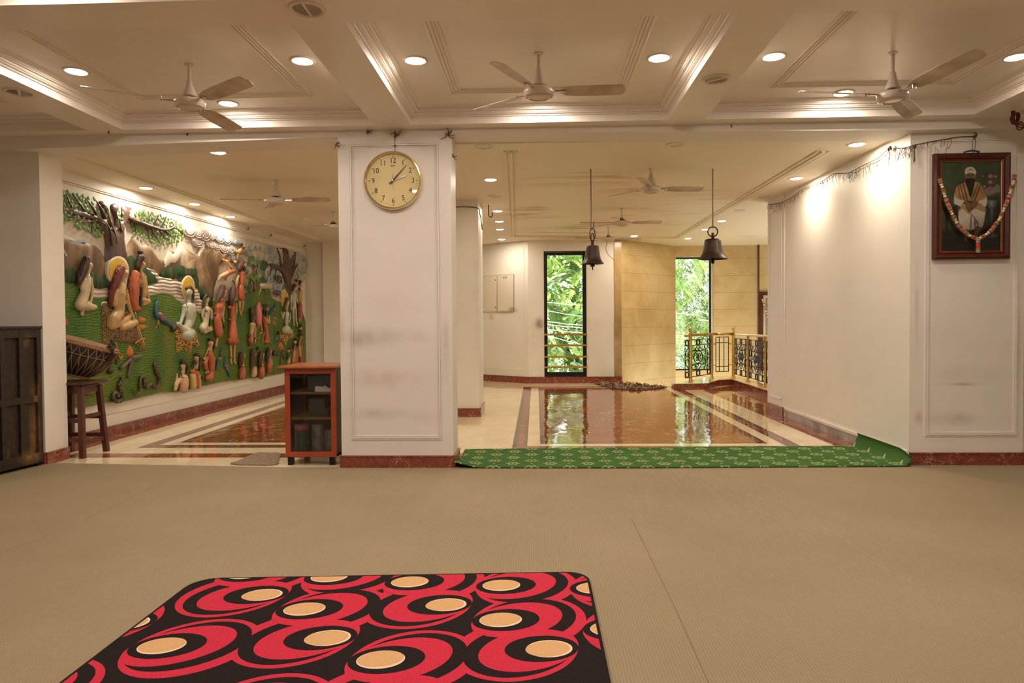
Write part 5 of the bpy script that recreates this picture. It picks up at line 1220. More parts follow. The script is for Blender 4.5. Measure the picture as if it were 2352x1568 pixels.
# --- the ground of the picture
m_sky = paint('cream_sky', (.66, .60, .49, 1), .55, .06, 2, b=.3)
a = MB(); puff(a, [mpt('P', x, y, .0) for x, y in ((95, 420), (147, 436), (300, 477), (450, 517), (600, 556), (688, 578))]+[MUR0+MURD*5.72+Vector((0, 0, .36))]+[mpt('P', x, y, .0) for x, y in ((660, 852), (560, 872), (455, 900), (400, 902), (330, 910), (240, 925), (190, 934), (95, 950))], .0, .010, .01, .25)
a.build('sky_ground', m_sky, murt)
t = NT('relief_snow_mountains'); v = t.pos()
vv = t.n('ShaderNodeMapping', {0: v, 3: (1, 1, .45)}).outputs[0]
zz_ = t.n('ShaderNodeSeparateXYZ', {0: v}).outputs[2]
c = t.ramp(t.math('ADD', t.noise(vv, 3.2, 5, .6, .8), t.math('MULTIPLY', t.math('SUBTRACT', zz_, 2.12), .30)), [(.36, (.11, .065, .032, 1)), (.48, (.24, .145, .075, 1)), (.58, (.42, .29, .18, 1)), (.70, (.70, .60, .48, 1))])
t.bump(t.noise(vv, 5, 4), .6, .03); m_mt = t.set(c, .45, 0, .4)
MT = [[(575, 545), (640, 572), (700, 600), (790, 618), (870, 640), (920, 690), (950, 760), (968, 830), (972, 1010), (830, 1010), (590, 955), (480, 950), (480, 560)],
      [(1150, 640), (1200, 558), (1235, 600), (1270, 640), (1345, 628), (1400, 700), (1440, 758), (1500, 780), (1490, 840), (1450, 915), (1330, 990), (1160, 1000)],
      [(1452, 915), (1500, 775), (1540, 690), (1580, 700), (1640, 648), (1700, 690), (1764, 720), (1800, 800), (1800, 1000), (1600, 940)]]
for P in MT: patch('mountain', 'A', P, .010, .030, .07, .05, m_mt, 1)
patch('mountain', 'B', [(90, 470), (200, 405), (235, 350), (262, 300), (285, 345), (345, 308), (365, 345), (402, 285), (425, 380), (455, 360), (490, 335), (520, 415), (470, 445), (415, 520), (388, 630), (365, 710), (352, 830), (300, 860), (190, 700), (60, 560)], .012, .035, .08, .05, m_mt, 1)
m_sn = paint('snow_streak', (.74, .68, .58, 1), .5, .08); m_bl = paint('blue_streak', (.38, .46, .50, 1), .5, .25)
for c_, P, mt_ in (('A', [(1480, 830), (1535, 700), (1570, 720), (1640, 650), (1650, 680), (1600, 790), (1530, 815)], m_sn), ('B', [(180, 640), (205, 470), (262, 305), (275, 360), (235, 450), (205, 560)], m_sn), ('B', [(215, 600), (270, 470), (345, 315), (352, 350), (300, 480), (250, 560)], m_sn), ('B', [(360, 560), (395, 420), (403, 290), (412, 400), (400, 500), (350, 580)], m_sn), ('B', [(0, 500), (70, 335), (85, 380), (60, 430)], m_sn),
                  ('A', [(640, 590), (700, 600), (750, 585), (800, 610), (740, 615), (690, 625)], m_bl), ('A', [(610, 685), (680, 680), (740, 645), (790, 690), (830, 780), (780, 710), (730, 680), (660, 710)], m_bl), ('A', [(575, 650), (620, 740), (712, 820), (640, 790), (575, 730)], m_bl), ('A', [(577, 600), (625, 665), (590, 655)], m_bl), ('B', [(120, 390), (180, 470), (205, 500), (170, 480)], m_sn)):
    patch('snow_streak', c_, P, .034, .012, .03, .04, mt_, 4)
t = NT('relief_forest'); v = t.n('ShaderNodeMapping', {0: t.pos(), 3: (1, 7, .8)}).outputs[0]
nz = t.noise(v, 3, 4); t.bump(nz, .8, .02); m_fo = t.set(t.ramp(nz, [(.35, (.012, .04, .012, 1)), (.55, (.035, .09, .025, 1)), (.7, (.12, .085, .04, 1))]), .5, 0, .4)
for c_, P in (('A', [(590, 860), (660, 840), (720, 900), (830, 880), (900, 920), (972, 900), (972, 1025), (830, 1018), (690, 975), (590, 965)]), ('A', [(1165, 750), (1215, 745), (1290, 800), (1380, 880), (1430, 955), (1340, 995), (1170, 1000)]), ('A', [(1455, 915), (1490, 850), (1600, 830), (1700, 860), (1790, 900), (1790, 1000), (1600, 950)]), ('B', [(0, 560), (40, 500), (110, 520), (200, 510), (215, 600), (240, 690), (300, 720), (345, 800), (350, 870), (250, 800), (190, 740), (60, 640), (0, 625)])):
    patch('forest', c_, P, .040, .012, .03, .06, m_fo, 2)
t = NT('relief_river'); sp_ = t.n('ShaderNodeSeparateXYZ', {0: t.pos()}).outputs
wv = t.math('ADD', t.math('MULTIPLY', sp_[2], 150.0), t.math('MULTIPLY', t.math('SINE', t.math('MULTIPLY', sp_[1], 24.0)), .7)); wv = t.math('SINE', wv)
t.bump(wv, .6, .010); m_rv = t.set(t.ramp(wv, [(.3, (.55, .46, .37, 1)), (.8, (.76, .68, .57, 1))]), .35, 0, .5)
patch('river', 'A', [(820, 1025), (900, 1035), (980, 1025), (980, 1120), (900, 1120), (830, 1110)], .040, .008, .02, .05, m_rv, 3)
patch('river', 'A', [(1300, 825), (1345, 850), (1400, 870), (1450, 925), (1540, 940), (1640, 985), (1700, 1010), (1790, 1040), (1790, 1200), (1660, 1160), (1590, 1105), (1470, 1075), (1330, 1090), (1330, 1010), (1430, 980), (1380, 900)], .046, .008, .02, .05, m_rv, 3)
patch('river', 'B', [(0, 640), (60, 655), (150, 720), (200, 765), (260, 830), (345, 905), (350, 995), (230, 935), (100, 860), (0, 790)], .046, .008, .02, .05, m_rv, 3)
patch('river', 'E', [(1020, 640), (1100, 700), (1250, 700), (1330, 650), (1345, 900), (1310, 1200), (1220, 1190), (1130, 1100), (1090, 980), (1050, 850)], .012, .006, .02, .06, m_rv, 3)
t = NT('relief_meadow'); sp_ = t.n('ShaderNodeSeparateXYZ', {0: t.pos()}).outputs
wv = t.math('SINE', t.math('ADD', t.math('MULTIPLY', sp_[2], 210.0), t.math('MULTIPLY', t.noise(t.pos(), 7, 2), 22.0)))
w2_ = t.math('SINE', t.math('ADD', t.math('MULTIPLY', sp_[1], 120.0), t.math('MULTIPLY', t.noise(t.pos(), 9, 2), 16.0)))
t.bump(t.math('ADD', wv, t.math('MULTIPLY', w2_, .4)), .3, .006)
c = t.ramp(t.noise(t.n('ShaderNodeMapping', {0: t.pos(), 3: (1, 2.2, .8)}).outputs[0], 1.6, 4), [(.32, (.035, .15, .018, 1)), (.52, (.10, .19, .018, 1)), (.7, (.19, .22, .022, 1))])
c = t.mix(t.ramp(wv, [(.0, (.35, .35, .35)), (.6, (0, 0, 0))]), c, (.015, .055, .008, 1)); m_me = t.set(c, .4, 0, .4)
GP = [('A', 380, 930), ('A', 590, 968), ('A', 690, 1000), ('A', 770, 1075), ('A', 830, 1108), ('A', 900, 1118), ('A', 975, 1112), ('A', 1160, 1095), ('A', 1330, 1084), ('A', 1470, 1072), ('A', 1560, 1095), ('A', 1640, 1150), ('B', 75, 830), ('B', 150, 880), ('B', 240, 945), ('B', 342, 992), ('B', 352, 880), ('B', 365, 832), ('B', 440, 826), ('B', 560, 826), ('B', 625, 810), ('B', 660, 760), ('B', 725, 742), ('B', 752, 690), ('B', 765, 640), ('B', 800, 610), ('B', 835, 640), ('B', 850, 690), ('B', 872, 745), ('B', 885, 800), ('B', 940, 830), ('B', 985, 840), ('B', 1050, 830), ('B', 1138, 850)]
GB = [('P', 652, 856), ('P', 600, 866), ('D', 760, 612), ('D', 690, 628), ('D', 560, 640), ('D', 370, 682), ('D', 260, 712), ('D', 90, 742), ('D', 0, 735), ('C', 1250, 760), ('C', 1110, 792), ('C', 1000, 800), ('C', 920, 800), ('C', 850, 830), ('C', 720, 842), ('C', 600, 850), ('C', 380, 900)]
P = [mpt(*q, .052) for q in GP]; P = spline(P, 3); P += [MUR0+MURD*5.70+Vector((0, 0, 1.2)), MUR0+MURD*5.70+Vector((0, 0, .40))]+[mpt(*q, .052) for q in GB]
a = MB(); puff(a, P, .044, .012, .03, .12); a.build('meadow', m_me, murt, smooth='all')
# clouds: rows of plaster scallops
random.seed(21); CLM = [paint('cloud_white', (.66, .62, .55, 1)), paint('cloud_blue', (.40, .50, .56, 1), v=.3), paint('cloud_lilac', (.52, .44, .40, 1), v=.2), paint('cloud_grey', (.56, .55, .50, 1), v=.25)]
a = MB(); u0 = (mpt('P', 425, 515, 0)-MUR0).dot(MURD); u1 = 5.68
def ztop(u): 
    return 2.47+(u*0)
zt_ = mpt('P', 600, 558, 0).z
for row in range(6):
    u = u0+random.uniform(0, .15)
    while u < u1:
        depth = (.16, .28, .4, .52, .64, .74)[row]; f_ = (u-u0)/(u1-u0); lim = .26+.50*min(1, max(0, (f_-.22)*2.6))*(1 if f_ < .85 else .7)
        if depth < lim+random.uniform(-.08, .08):
            r_ = random.uniform(.10, .17); cz = zt_-depth+.10; mi = random.choice((0, 0, 1, 3)) if f_ > .25 else random.choice((2, 2, 0))
            for q_ in (1.0, .72): a.tube([MUR0+MURD*(u+r_*1.08*q_*math.cos(w_))+Vector((0, 0, min(zt_-.02, cz+r_*.74*q_*math.sin(w_))))+MURN*(.024+.004*(6-row)) for w_ in np.linspace(PI*1.04, PI*1.96, 10)], .0055, 5, random.choice((1, 1, 2, 3)) if f_ > .25 else 2)
            for k_, (rr, mm) in enumerate(((r_, mi),)):
                Pq = [MUR0+MURD*(u+rr*1.1*math.cos(w_))+Vector((0, 0, cz+(0 if math.sin(w_) > 0 else 1)*rr*.75*math.sin(w_)+(rr*.25 if math.sin(w_) > 0 else 0))) for w_ in np.linspace(0, 2*PI, 22)[:-1]]
                Pq = [Vector((p.x, p.y, min(p.z, zt_-.02))) for p in Pq]
                puff(a, Pq, .010+.004*(6-row)+.006*k_, .012, .02, .06, mm)
        u += random.uniform(.15, .23)
a.build('clouds', CLM, murt, smooth='all')

# --- trees
m_tr = paint('tree_bark', (.095, .050, .036, 1), .35, .3, 16, (1, 1, .2), .6); m_lf = paint('tree_leaf', (.13, .31, .055, 1), .4, .3, 9); m_dk = paint('dark_foliage', (.035, .10, .03, 1), .4, .3, 9)
a = MB()
puff(a, sm_poly('A', [(968, 1060), (975, 900), (968, 780), (975, 640), (965, 560), (938, 500), (900, 440), (850, 415), (760, 390), (650, 362), (540, 325), (540, 280), (620, 292), (700, 310), (820, 345), (900, 372), (960, 425), (1003, 470), (1000, 400), (960, 350), (926, 290), (925, 250), (950, 240), (975, 268), (1005, 320), (1030, 420), (1060, 490), (1052, 400), (1030, 330), (1032, 278), (1060, 262), (1085, 285), (1080, 360), (1095, 430), (1120, 390), (1125, 300), (1150, 290), (1208, 302), (1195, 345), (1178, 388), (1165, 440), (1140, 490), (1138, 600), (1155, 700), (1165, 830), (1168, 1060)], .05, 2), .015, .052, .10, .045)
def cord(mb, c, pts, r0, r1, lift=.02, m=0):
    P = spline([mpt(c, x, y, lift) for x, y in pts], 4); n = len(P); s_ = msc(c, *pts[0]); mb.tube(P, [(r0+(r1-r0)*i/(n-1))*s_ for i in range(n)], 7, m)
cord(a, 'A', [(1165, 400), (1250, 430), (1340, 465), (1420, 490), (1490, 500), (1560, 478), (1605, 415)], 30, 6, .05)
for pts, r in (([(1550, 480), (1600, 495), (1648, 528)], 12), ([(1480, 505), (1530, 545), (1580, 585)], 12), ([(1420, 490), (1460, 540), (1500, 590)], 10), ([(1365, 490), (1390, 550), (1440, 615)], 10), ([(1310, 470), (1335, 530), (1340, 570)], 9), ([(1340, 480), (1370, 520), (1380, 545)], 8), ([(1240, 440), (1275, 390), (1300, 320)], 13), ([(1310, 450), (1340, 400), (1368, 340)], 12), ([(1380, 470), (1410, 410), (1435, 360)], 10), ([(1450, 480), (1475, 430), (1500, 390)], 9), ([(1150, 430), (1185, 410), (1230, 470)], 9), ([(1200, 440), (1215, 480), (1220, 520)], 8),
               ([(650, 300), (620, 240), (600, 180)], 12), ([(760, 330), (700, 240), (650, 175)], 14), ([(870, 360), (820, 280), (770, 210)], 14), ([(945, 400), (910, 310), (862, 235)], 20), ([(870, 415), (800, 425), (725, 435)], 12), ([(700, 375), (640, 385), (590, 368)], 9), ([(830, 425), (825, 480), (835, 530)], 9), ([(950, 530), (920, 495), (870, 480)], 12), ([(760, 390), (700, 420), (680, 440)], 8)): cord(a, 'A', pts, r, 3, .035)
for pts in ([(1010, 640), (1000, 540), (965, 450), (880, 385)], [(1050, 620), (1045, 560), (1000, 440), (965, 330)], [(1100, 520), (1090, 480), (1075, 400)]): cord(a, 'A', pts, 9, 4, .064)
tree1 = a.build('banyan_tree', m_tr, murt, smooth='all')
a = MB(); random.seed(31)
def leaf(mb, c, x, y, rx, ry, an, off, m=0):
    s_ = msc(c, x, y); p = mpt(c, x, y, off); du = MURD*(math.cos(an)); L_ = MURD*math.sin(an)*1.2+Vector((0, 0, math.cos(an))); W2 = MURD*math.cos(an)*1.2-Vector((0, 0, math.sin(an)))
    n_ = 8; vs = [p+MURN*.012]+[p+W2*rx*s_*math.cos(2*PI*k/n_)+L_*ry*s_*math.sin(2*PI*k/n_) for k in range(n_)]; mb.add(vs, [(0, 1+(k+1) % n_, 1+k) for k in range(n_)], m)
regs = [([(560, 150), (640, 165), (720, 180), (850, 215), (860, 330), (905, 350), (560, 285)], 34), ([(930, 300), (960, 330), (960, 400), (930, 360)], 3), ([(560, 300), (700, 330), (720, 420), (620, 420), (560, 440)], 12), ([(690, 420), (860, 425), (935, 520), (900, 580), (790, 520), (690, 490)], 18), ([(1200, 325), (1350, 345), (1520, 390), (1620, 420), (1560, 470), (1430, 470), (1330, 440), (1210, 400)], 40), ([(1175, 420), (1300, 480), (1450, 530), (1500, 500), (1640, 500), (1665, 560), (1590, 620), (1420, 640), (1320, 580), (1200, 540)], 62), ([(1590, 420), (1640, 450), (1665, 530), (1620, 500)], 8), ([(1045, 300), (1110, 330), (1105, 440), (1050, 420)], 9)]
pl_ = []
for poly, n_ in regs:
    x0, x1 = min(p[0] for p in poly), max(p[0] for p in poly); y0, y1 = min(p[1] for p in poly), max(p[1] for p in poly); k = 0; tries = 0
    while k < n_ and tries < 4000:
        tries += 1; x, y = random.uniform(x0, x1), random.uniform(y0, y1); big = 1 if x < 1000 else .72
        if inpoly(x, y, poly) and all((x-a_)**2+((y-b_)*.8)**2 > (30*big)**2 for a_, b_ in pl_):
            pl_.append((x, y)); leaf(a, 'A', x, y, 9*big*2.0, 23*big, random.uniform(-.7, .7), .03); k += 1
a.build('leaves', m_lf, tree1, smooth='all')
a = MB()
puff(a, sm_poly('B', [(985, 780), (992, 660), (975, 575), (940, 525), (890, 522), (852, 512), (850, 495), (880, 485), (935, 480), (958, 492), (945, 430), (920, 360), (930, 345), (950, 400), (970, 470), (968, 360), (975, 352), (1030, 355), (1038, 440), (1060, 400), (1088, 382), (1095, 392), (1078, 460), (1062, 535), (1105, 500), (1070, 570), (1085, 600), (1062, 620), (1055, 700), (1052, 780)], .04, 2), .012, .05, .08, .06)
for pts, r in (([(1020, 700), (995, 610), (955, 540), (900, 512), (858, 500)], 26), ([(1000, 600), (960, 500), (945, 420), (925, 352)], 18), ([(1050, 600), (1075, 500), (1090, 390)], 17), ([(1060, 600), (1085, 540), (1112, 500)], 12)): cord(a, 'B', pts, r, r*.5, .045)
for pts in ([(1040, 570), (1085, 510), (1110, 480)], [(880, 500), (870, 560), (862, 600)], [(920, 505), (915, 570), (910, 620)], [(955, 515), (950, 560)]): cord(a, 'B', pts, 8, 3, .04)
tree2 = a.build('old_tree', m_tr, murt, smooth='all')
a = MB()
for _ in range(46): x = random.choice((random.uniform(855, 975), random.uniform(1060, 1115))); y = random.uniform(455, 630) if x < 1000 else random.uniform(440, 640); leaf(a, 'B', x, y, 7, 10, random.uniform(-.8, .8), .03)
a.build('leaves', m_dk, tree2, smooth='all')
for tr_c, lf_c in ((dict(tr=[[(825, 990), (820, 760), (800, 640), (770, 540)], [(805, 640), (810, 520), (805, 460)], [(800, 620), (860, 540), (880, 510)], [(810, 720), (850, 630), (865, 610)]]), [(800, 420, 30, 55), (740, 440, 26, 45), (735, 520, 22, 50), (890, 500, 22, 60), (920, 520, 20, 55), (885, 680, 24, 50), (905, 570, 18, 40)]),
                   (dict(tr=[[(745, 1030), (748, 900), (745, 770)]]), None), (dict(tr=[[(990, 760), (992, 700), (990, 600)]]), 'spiky'), (dict(tr=[[(668, 950), (672, 880)]]), [(668, 890, 22, 55)]), (dict(tr=[[(855, 940), (858, 850), (852, 790)]]), None)):
    a = MB()
    for k, pts in enumerate(tr_c['tr']): cord(a, 'E', pts, 26 if k == 0 else 14, 14 if k == 0 else 7, .035)
    pt_ = a.build('palm_tree', paint('palm_trunk', (.20, .12, .07, 1)), murt, smooth='all'); a = MB(); ex, ey = tr_c['tr'][0][-1]
    if isinstance(lf_c, list):
        for x, y, rx, ry in lf_c: leaf(a, 'E', x, y, rx*1.9, ry, random.uniform(-.25, .25), .05)
    elif lf_c == 'spiky':
        for an in (-50, -28, -8, 12, 32, 52): leaf(a, 'E', ex+70*math.sin(math.radians(an)), ey-75*math.cos(math.radians(an)), 26, 85, math.radians(an), .05)
        for an in (-45, 40): leaf(a, 'E', ex+30*math.sin(math.radians(an)), ey+30-35*math.cos(math.radians(an)), 26, 45, math.radians(an), .052)
    else:
        for an in (-130, -95, -60, -25, 10, 45, 80, 120): leaf(a, 'E', ex+42*math.sin(math.radians(an)), ey-42*math.cos(math.radians(an)), 20, 50, math.radians(an), .05)
    a.build('leaves', m_lf if lf_c != 'spiky' else m_dk, pt_, smooth='all')
a = MB()
for k in range(8): leaf(a, 'B', 650+k*7, 700+random.uniform(-20, 20), 5, 45, random.uniform(-.15, .15), .05)
for k in range(12): leaf(a, 'F', 705+random.uniform(-14, 14), 560+k*26, 7, 26, random.uniform(-.9, .9), .062)
a.build('reeds', m_dk, murt, smooth='all')

# --- animal skins and haloes
def spotted(name, base, spot, sc, st=(1, 1, 1), th=.5):
    t = NT(name); v = t.n('ShaderNodeMapping', {0: t.pos(), 3: st}).outputs[0]; nz = t.noise(v, sc, 2, .5, .6); t.bump(nz, .3, .006)
    return t.set(t.ramp(nz, [(th-.03, base), (th+.03, spot)]), .45, 0, .4)
m_leo = spotted('relief_leopard_skin', (.38, .24, .075, 1), (.05, .028, .015, 1), 85, th=.47); m_tig = spotted('relief_tiger_skin', (.58, .31, .05, 1), (.035, .02, .012, 1), 20, (1, 1.0, 3.6), .53)
def skin(P, c, mat, mat2, base=.054):
    cx = sum(p[0] for p in P)/len(P); cy = sum(p[1] for p in P)/len(P)
    o = patch('pelt_border', c, [(cx+(x-cx)*1.05, cy+(y-cy)*1.05) for x, y in P], base, .010, .02, .08, m_hw, 4)
    patch('animal_pelt', c, P, base+.008, .014, .03, .05, mat, 4, o)
skin([(925, 1190), (945, 1158), (985, 1170), (1000, 1225), (1180, 1235), (1215, 1230), (1240, 1320), (1260, 1400), (1310, 1560), (1290, 1585), (1255, 1570), (1225, 1525), (1120, 1520), (1010, 1500), (960, 1600), (930, 1620), (930, 1500), (928, 1350)], 'A', m_leo, None)
skin([(15, 1075), (60, 1085), (180, 1095), (205, 1150), (226, 1235), (205, 1245), (175, 1215), (162, 1230), (155, 1285), (135, 1298), (108, 1275), (95, 1222), (62, 1280), (28, 1285), (22, 1200)], 'B', m_tig, None)
skin([(855, 640), (960, 560), (1060, 660), (1050, 740), (960, 790), (915, 880), (870, 800), (810, 740)], 'F', m_tig, None)
def halo(c, x, y, rx, ry, base=.085):
    el = lambda k: [(x+rx*k*math.cos(w_), y+ry*k*math.sin(w_)) for w_ in np.linspace(0, 2*PI, 28)[:-1]]
    o = patch('halo_rim', c, el(1), base, .012, .02, .08, m_hw, 0); patch('halo', c, el(.86), base+.010, .006, .02, .08, m_gd, 0, o)
halo('A', 1070, 870, 98, 134, .067); halo('B', 132, 708, 58, 112, .057); halo('F', 905, 60, 66, 190, .052)

# --- the figures
FG = fig
FG('A', 'pale', [[(806, 822, 30), (800, 860, 17), (792, 900, 18)], [(790, 925, 26), (780, 990, 38), (765, 1070, 40), (735, 1140, 46), (722, 1180, 50)], [(722, 1180, 46), (790, 1190, 32), (850, 1195, 25)], [(850, 1200, 22), (790, 1210, 22), (740, 1215, 20), (735, 1260, 16), (742, 1275, 10)], [(752, 950, 24), (740, 1020, 22), (748, 1080, 19), (790, 1150, 15), (803, 1180, 14)], [(815, 940, 18), (828, 1020, 16), (830, 1090, 14), (812, 1160, 12)]], [[(778, 765, 34), (765, 810, 38), (748, 860, 38), (730, 920, 34), (712, 965, 28), (702, 995, 16)], [(815, 870, 10), (818, 930, 9)]], cloth=[[(790, 1120, 10), (795, 1132, 8)]], label='pale figure with long black hair seated cross legged')
FG('A', 'tan', [[(1118, 895, 40), (1095, 950, 26)], [(1045, 1050, 34), (1125, 1050, 28)], [(1085, 1010, 42), (1075, 1080, 52), (1072, 1160, 50), (1070, 1230, 46)], [(1065, 1250, 50), (1020, 1310, 58), (1010, 1350, 54)], [(1010, 1365, 38), (1060, 1350, 30), (1130, 1310, 26), (1165, 1280, 20)], [(1180, 1350, 40), (1100, 1375, 36), (1215, 1335, 30)], [(1030, 1060, 34), (1022, 1120, 32), (1030, 1170, 28), (1090, 1175, 22), (1130, 1150, 16)], [(1135, 1080, 24), (1150, 1150, 22), (1170, 1220, 19), (1205, 1310, 15), (1225, 1345, 13)], [(1150, 905, 7)]],
   [[(1088, 850, 40), (1065, 890, 42), (1045, 950, 40), (1025, 1010, 34), (1005, 1070, 26), (1000, 1150, 20), (995, 1200, 10)]], beard=[[(1120, 955, 24), (1115, 1000, 22), (1125, 1040, 16), (1135, 1090, 6)]], cloth=[[(1020, 1235, 6), (1075, 1255, 8), (1110, 1260, 12), (1100, 1285, 16)]], hairmat=m_rhair, beardmat=m_wb, face=[(1134, 893, 7, 2.2)], label='golden skinned guru with auburn hair and white beard under the tree')
FG('A', 'tan', [[(1284, 815, 26), (1268, 855, 14), (1268, 880, 16)], [(1272, 910, 28), (1285, 980, 32), (1290, 1040, 30), (1290, 1090, 28)], [(1290, 1130, 28), (1340, 1150, 18), (1290, 1170, 18)], [(1302, 920, 18), (1315, 1000, 16), (1325, 1070, 14), (1345, 1145, 12)], [(1240, 960, 20), (1275, 985, 13)]], [[(1262, 700, 26)], [(1268, 752, 34), (1250, 790, 26), (1232, 830, 20), (1226, 850, 10)]], robe=[[(1215, 895, 34), (1208, 960, 44), (1202, 1040, 48), (1200, 1120, 46), (1200, 1195, 36), (1250, 1215, 24)], [(1240, 900, 22), (1250, 1000, 16)], [(1300, 900, 12), (1310, 940, 12)]], cloth=[[(1250, 1080, 8)]], face=[(1292, 808, 5, 1.6)], label='orange robed figure with a top knot holding a dark staff')
a = MB(); cord(a, 'A', [(1278, 1010), (1270, 1120), (1262, 1225)], 8, 8, .10); a.build('staff', m_bk, murt, smooth='all')
FG('B', 'white', [[(128, 752, 37), (128, 800, 20), (130, 835, 20)], [(130, 880, 44), (132, 930, 46), (130, 1000, 42), (120, 1050, 42)], [(92, 880, 24), (172, 880, 24)], [(108, 910, 34), (156, 910, 34)], [(110, 1135, 54), (130, 1130, 52)], [(110, 1100, 45), (60, 1060, 24), (35, 1035, 22)], [(150, 1110, 40), (180, 1120, 20)], [(90, 880, 20), (80, 950, 18), (62, 1010, 15), (52, 1035, 14)], [(178, 885, 20), (182, 960, 17), (160, 1030, 15), (120, 1085, 13), (105, 1110, 13)], [(100, 1120, 16), (70, 1080, 18)]],
   [[(140, 712, 26), (165, 735, 18), (172, 780, 12), (172, 830, 8)], [(112, 715, 16)]], cloth=[[(100, 1040, 6), (112, 1050, 5), (150, 1060, 5), (160, 1052, 5)]], face=[(110, 738, 7, 2), (143, 738, 7, 2), (124, 778, 8, 1.8), (110, 728, 9, 1.3), (143, 728, 9, 1.3)], hairmat=m_bhair, label='whitish haloed figure seated on a tiger skin')
FG('B', 'pale', [[(292, 812, 26), (292, 850, 13), (292, 870, 14)], [(265, 905, 20), (315, 905, 20)], [(290, 905, 32), (290, 950, 30), (285, 1000, 26), (280, 1030, 28)], [(270, 1050, 36), (255, 1075, 34)], [(280, 1070, 28), (320, 1085, 20), (270, 1105, 18)], [(260, 905, 14), (252, 960, 12), (262, 1010, 11), (300, 1050, 10)], [(320, 900, 13), (335, 940, 11), (318, 955, 10)], [(330, 1060, 12), (342, 1085, 10)], [(245, 1110, 9)]], [[(290, 782, 22), (270, 800, 14), (262, 850, 12), (258, 890, 9)], [(310, 800, 12), (318, 850, 11), (320, 880, 8)]], cloth=[[(292, 1022, 9), (298, 1035, 7)]], face=[(282, 808, 5, 1.5), (304, 808, 5, 1.5), (294, 832, 5, 1.3)], label='pale seated figure with long dark hair and a staff')
a = MB(); cord(a, 'B', [(322, 900), (322, 1000), (315, 1140)], 5, 5, .09); a.build('staff', m_bk, murt, smooth='all')
FG('B', 'pink', [[(455, 742, 22), (450, 790, 14)], [(445, 860, 14), (440, 930, 11), (438, 985, 10), (445, 1010, 11)], [(392, 1130, 14), (386, 1180, 12), (376, 1235, 9)]], [[(440, 700, 28), (430, 740, 28), (410, 780, 28), (392, 820, 20), (378, 850, 12)], [(460, 770, 10), (462, 800, 6)]], robe=[[(385, 860, 22), (440, 855, 22)], [(420, 850, 30), (400, 890, 38), (395, 940, 30), (390, 1000, 34), (395, 1060, 38), (400, 1110, 40), (400, 1125, 36)]], belt=[[(368, 942, 12), (410, 945, 12)]], label='standing figure in orange with windblown brown hair seen from behind', hairmat=m_bhair)
FG('B', 'tan', [[(545, 740, 20)], [(508, 1210, 14), (512, 1300, 12), (510, 1370, 11), (516, 1388, 11)], [(538, 1210, 14), (540, 1300, 12), (540, 1370, 11), (552, 1388, 11)], [(560, 850, 10), (562, 930, 9)]], [[(532, 725, 30), (522, 770, 32), (515, 820, 30), (512, 860, 22), (510, 885, 12)]], robe=[[(500, 885, 20), (548, 885, 18)], [(500, 1185, 26), (560, 1185, 26)], [(520, 890, 30), (518, 950, 28), (522, 1010, 30), (525, 1080, 38), (525, 1150, 45), (525, 1180, 46)]], belt=[[(498, 995, 12), (545, 1002, 12)], [(508, 1335, 7), (545, 1335, 7)]], label='standing orange figure with straight brown hair seen from behind', hairmat=m_bhair)
FG('B', 'tan', [[(632, 508, 20), (620, 540, 12)], [(610, 590, 26), (606, 660, 22)], [(580, 600, 12), (565, 650, 12), (558, 690, 9), (575, 760, 7)], [(645, 605, 10), (670, 590, 8), (684, 555, 7)], [(592, 830, 14), (590, 880, 11), (590, 915, 9), (605, 960, 9)], [(618, 830, 14), (615, 880, 11), (608, 915, 9), (598, 935, 8)]], [[(612, 478, 24), (598, 510, 24), (580, 540, 14), (590, 560, 12)]], robe=[[(605, 575, 26), (610, 620, 28), (606, 670, 24)], [(600, 710, 28), (604, 760, 30), (606, 800, 30)]], beard=[[(632, 535, 14), (625, 560, 10)]], belt=[[(582, 675, 9), (620, 690, 9)], [(582, 892, 5), (622, 900, 5)]], face=[(640, 502, 4, 1.5)], label='large bearded man in orange with arm raised', hairmat=m_bhair)
FG('B', 'pink', [[(548, 478, 17)], [(440, 455, 10), (475, 480, 12), (505, 520, 14), (530, 545, 14)], [(500, 570, 22), (450, 590, 20), (415, 610, 16), (400, 640, 8)], [(450, 610, 12), (470, 640, 7)]], [[(520, 470, 16), (510, 455, 10)], [(550, 500, 9)]], robe=[[(530, 560, 22), (490, 575, 24), (465, 595, 18), (462, 640, 7)]], label='flying man in orange with clasped hands', hairmat=m_bhair)
FG('B', 'tan', [[(625, 330, 14)], [(600, 360, 14), (570, 390, 14), (545, 380, 8), (540, 350, 6)], [(590, 385, 16), (570, 410, 12), (570, 440, 8)]], [[(605, 320, 18), (590, 318, 10)], [(625, 350, 10)]], robe=[[(600, 375, 16), (580, 395, 16)]], label='small figure tumbling through the sky', hairmat=m_bhair)
FG('F', 'tan', [[(345, 380, 24)], [(300, 520, 52), (300, 600, 48), (285, 680, 42)], [(345, 500, 26), (365, 600, 22), (350, 700, 20), (370, 770, 14), (345, 860, 14)]], [[(300, 230, 34), (305, 300, 46), (310, 380, 42), (300, 450, 30)]], robe=[[(290, 740, 52), (275, 810, 52), (280, 860, 40)]], belt=[[(250, 700, 20), (310, 740, 20)]], label='kneeling bare backed figure with dark hair', hairmat=m_bhair)
FG('F', 'tan', [[(465, 215, 32), (455, 250, 18)], [(470, 580, 18), (490, 640, 14), (440, 680, 14)]], [[(440, 170, 24)]], robe=[[(425, 140, 34), (410, 210, 44), (420, 300, 56), (425, 400, 58), (425, 480, 52), (415, 540, 30)]], robemat=m_pk, label='woman wrapped in a pink shawl')
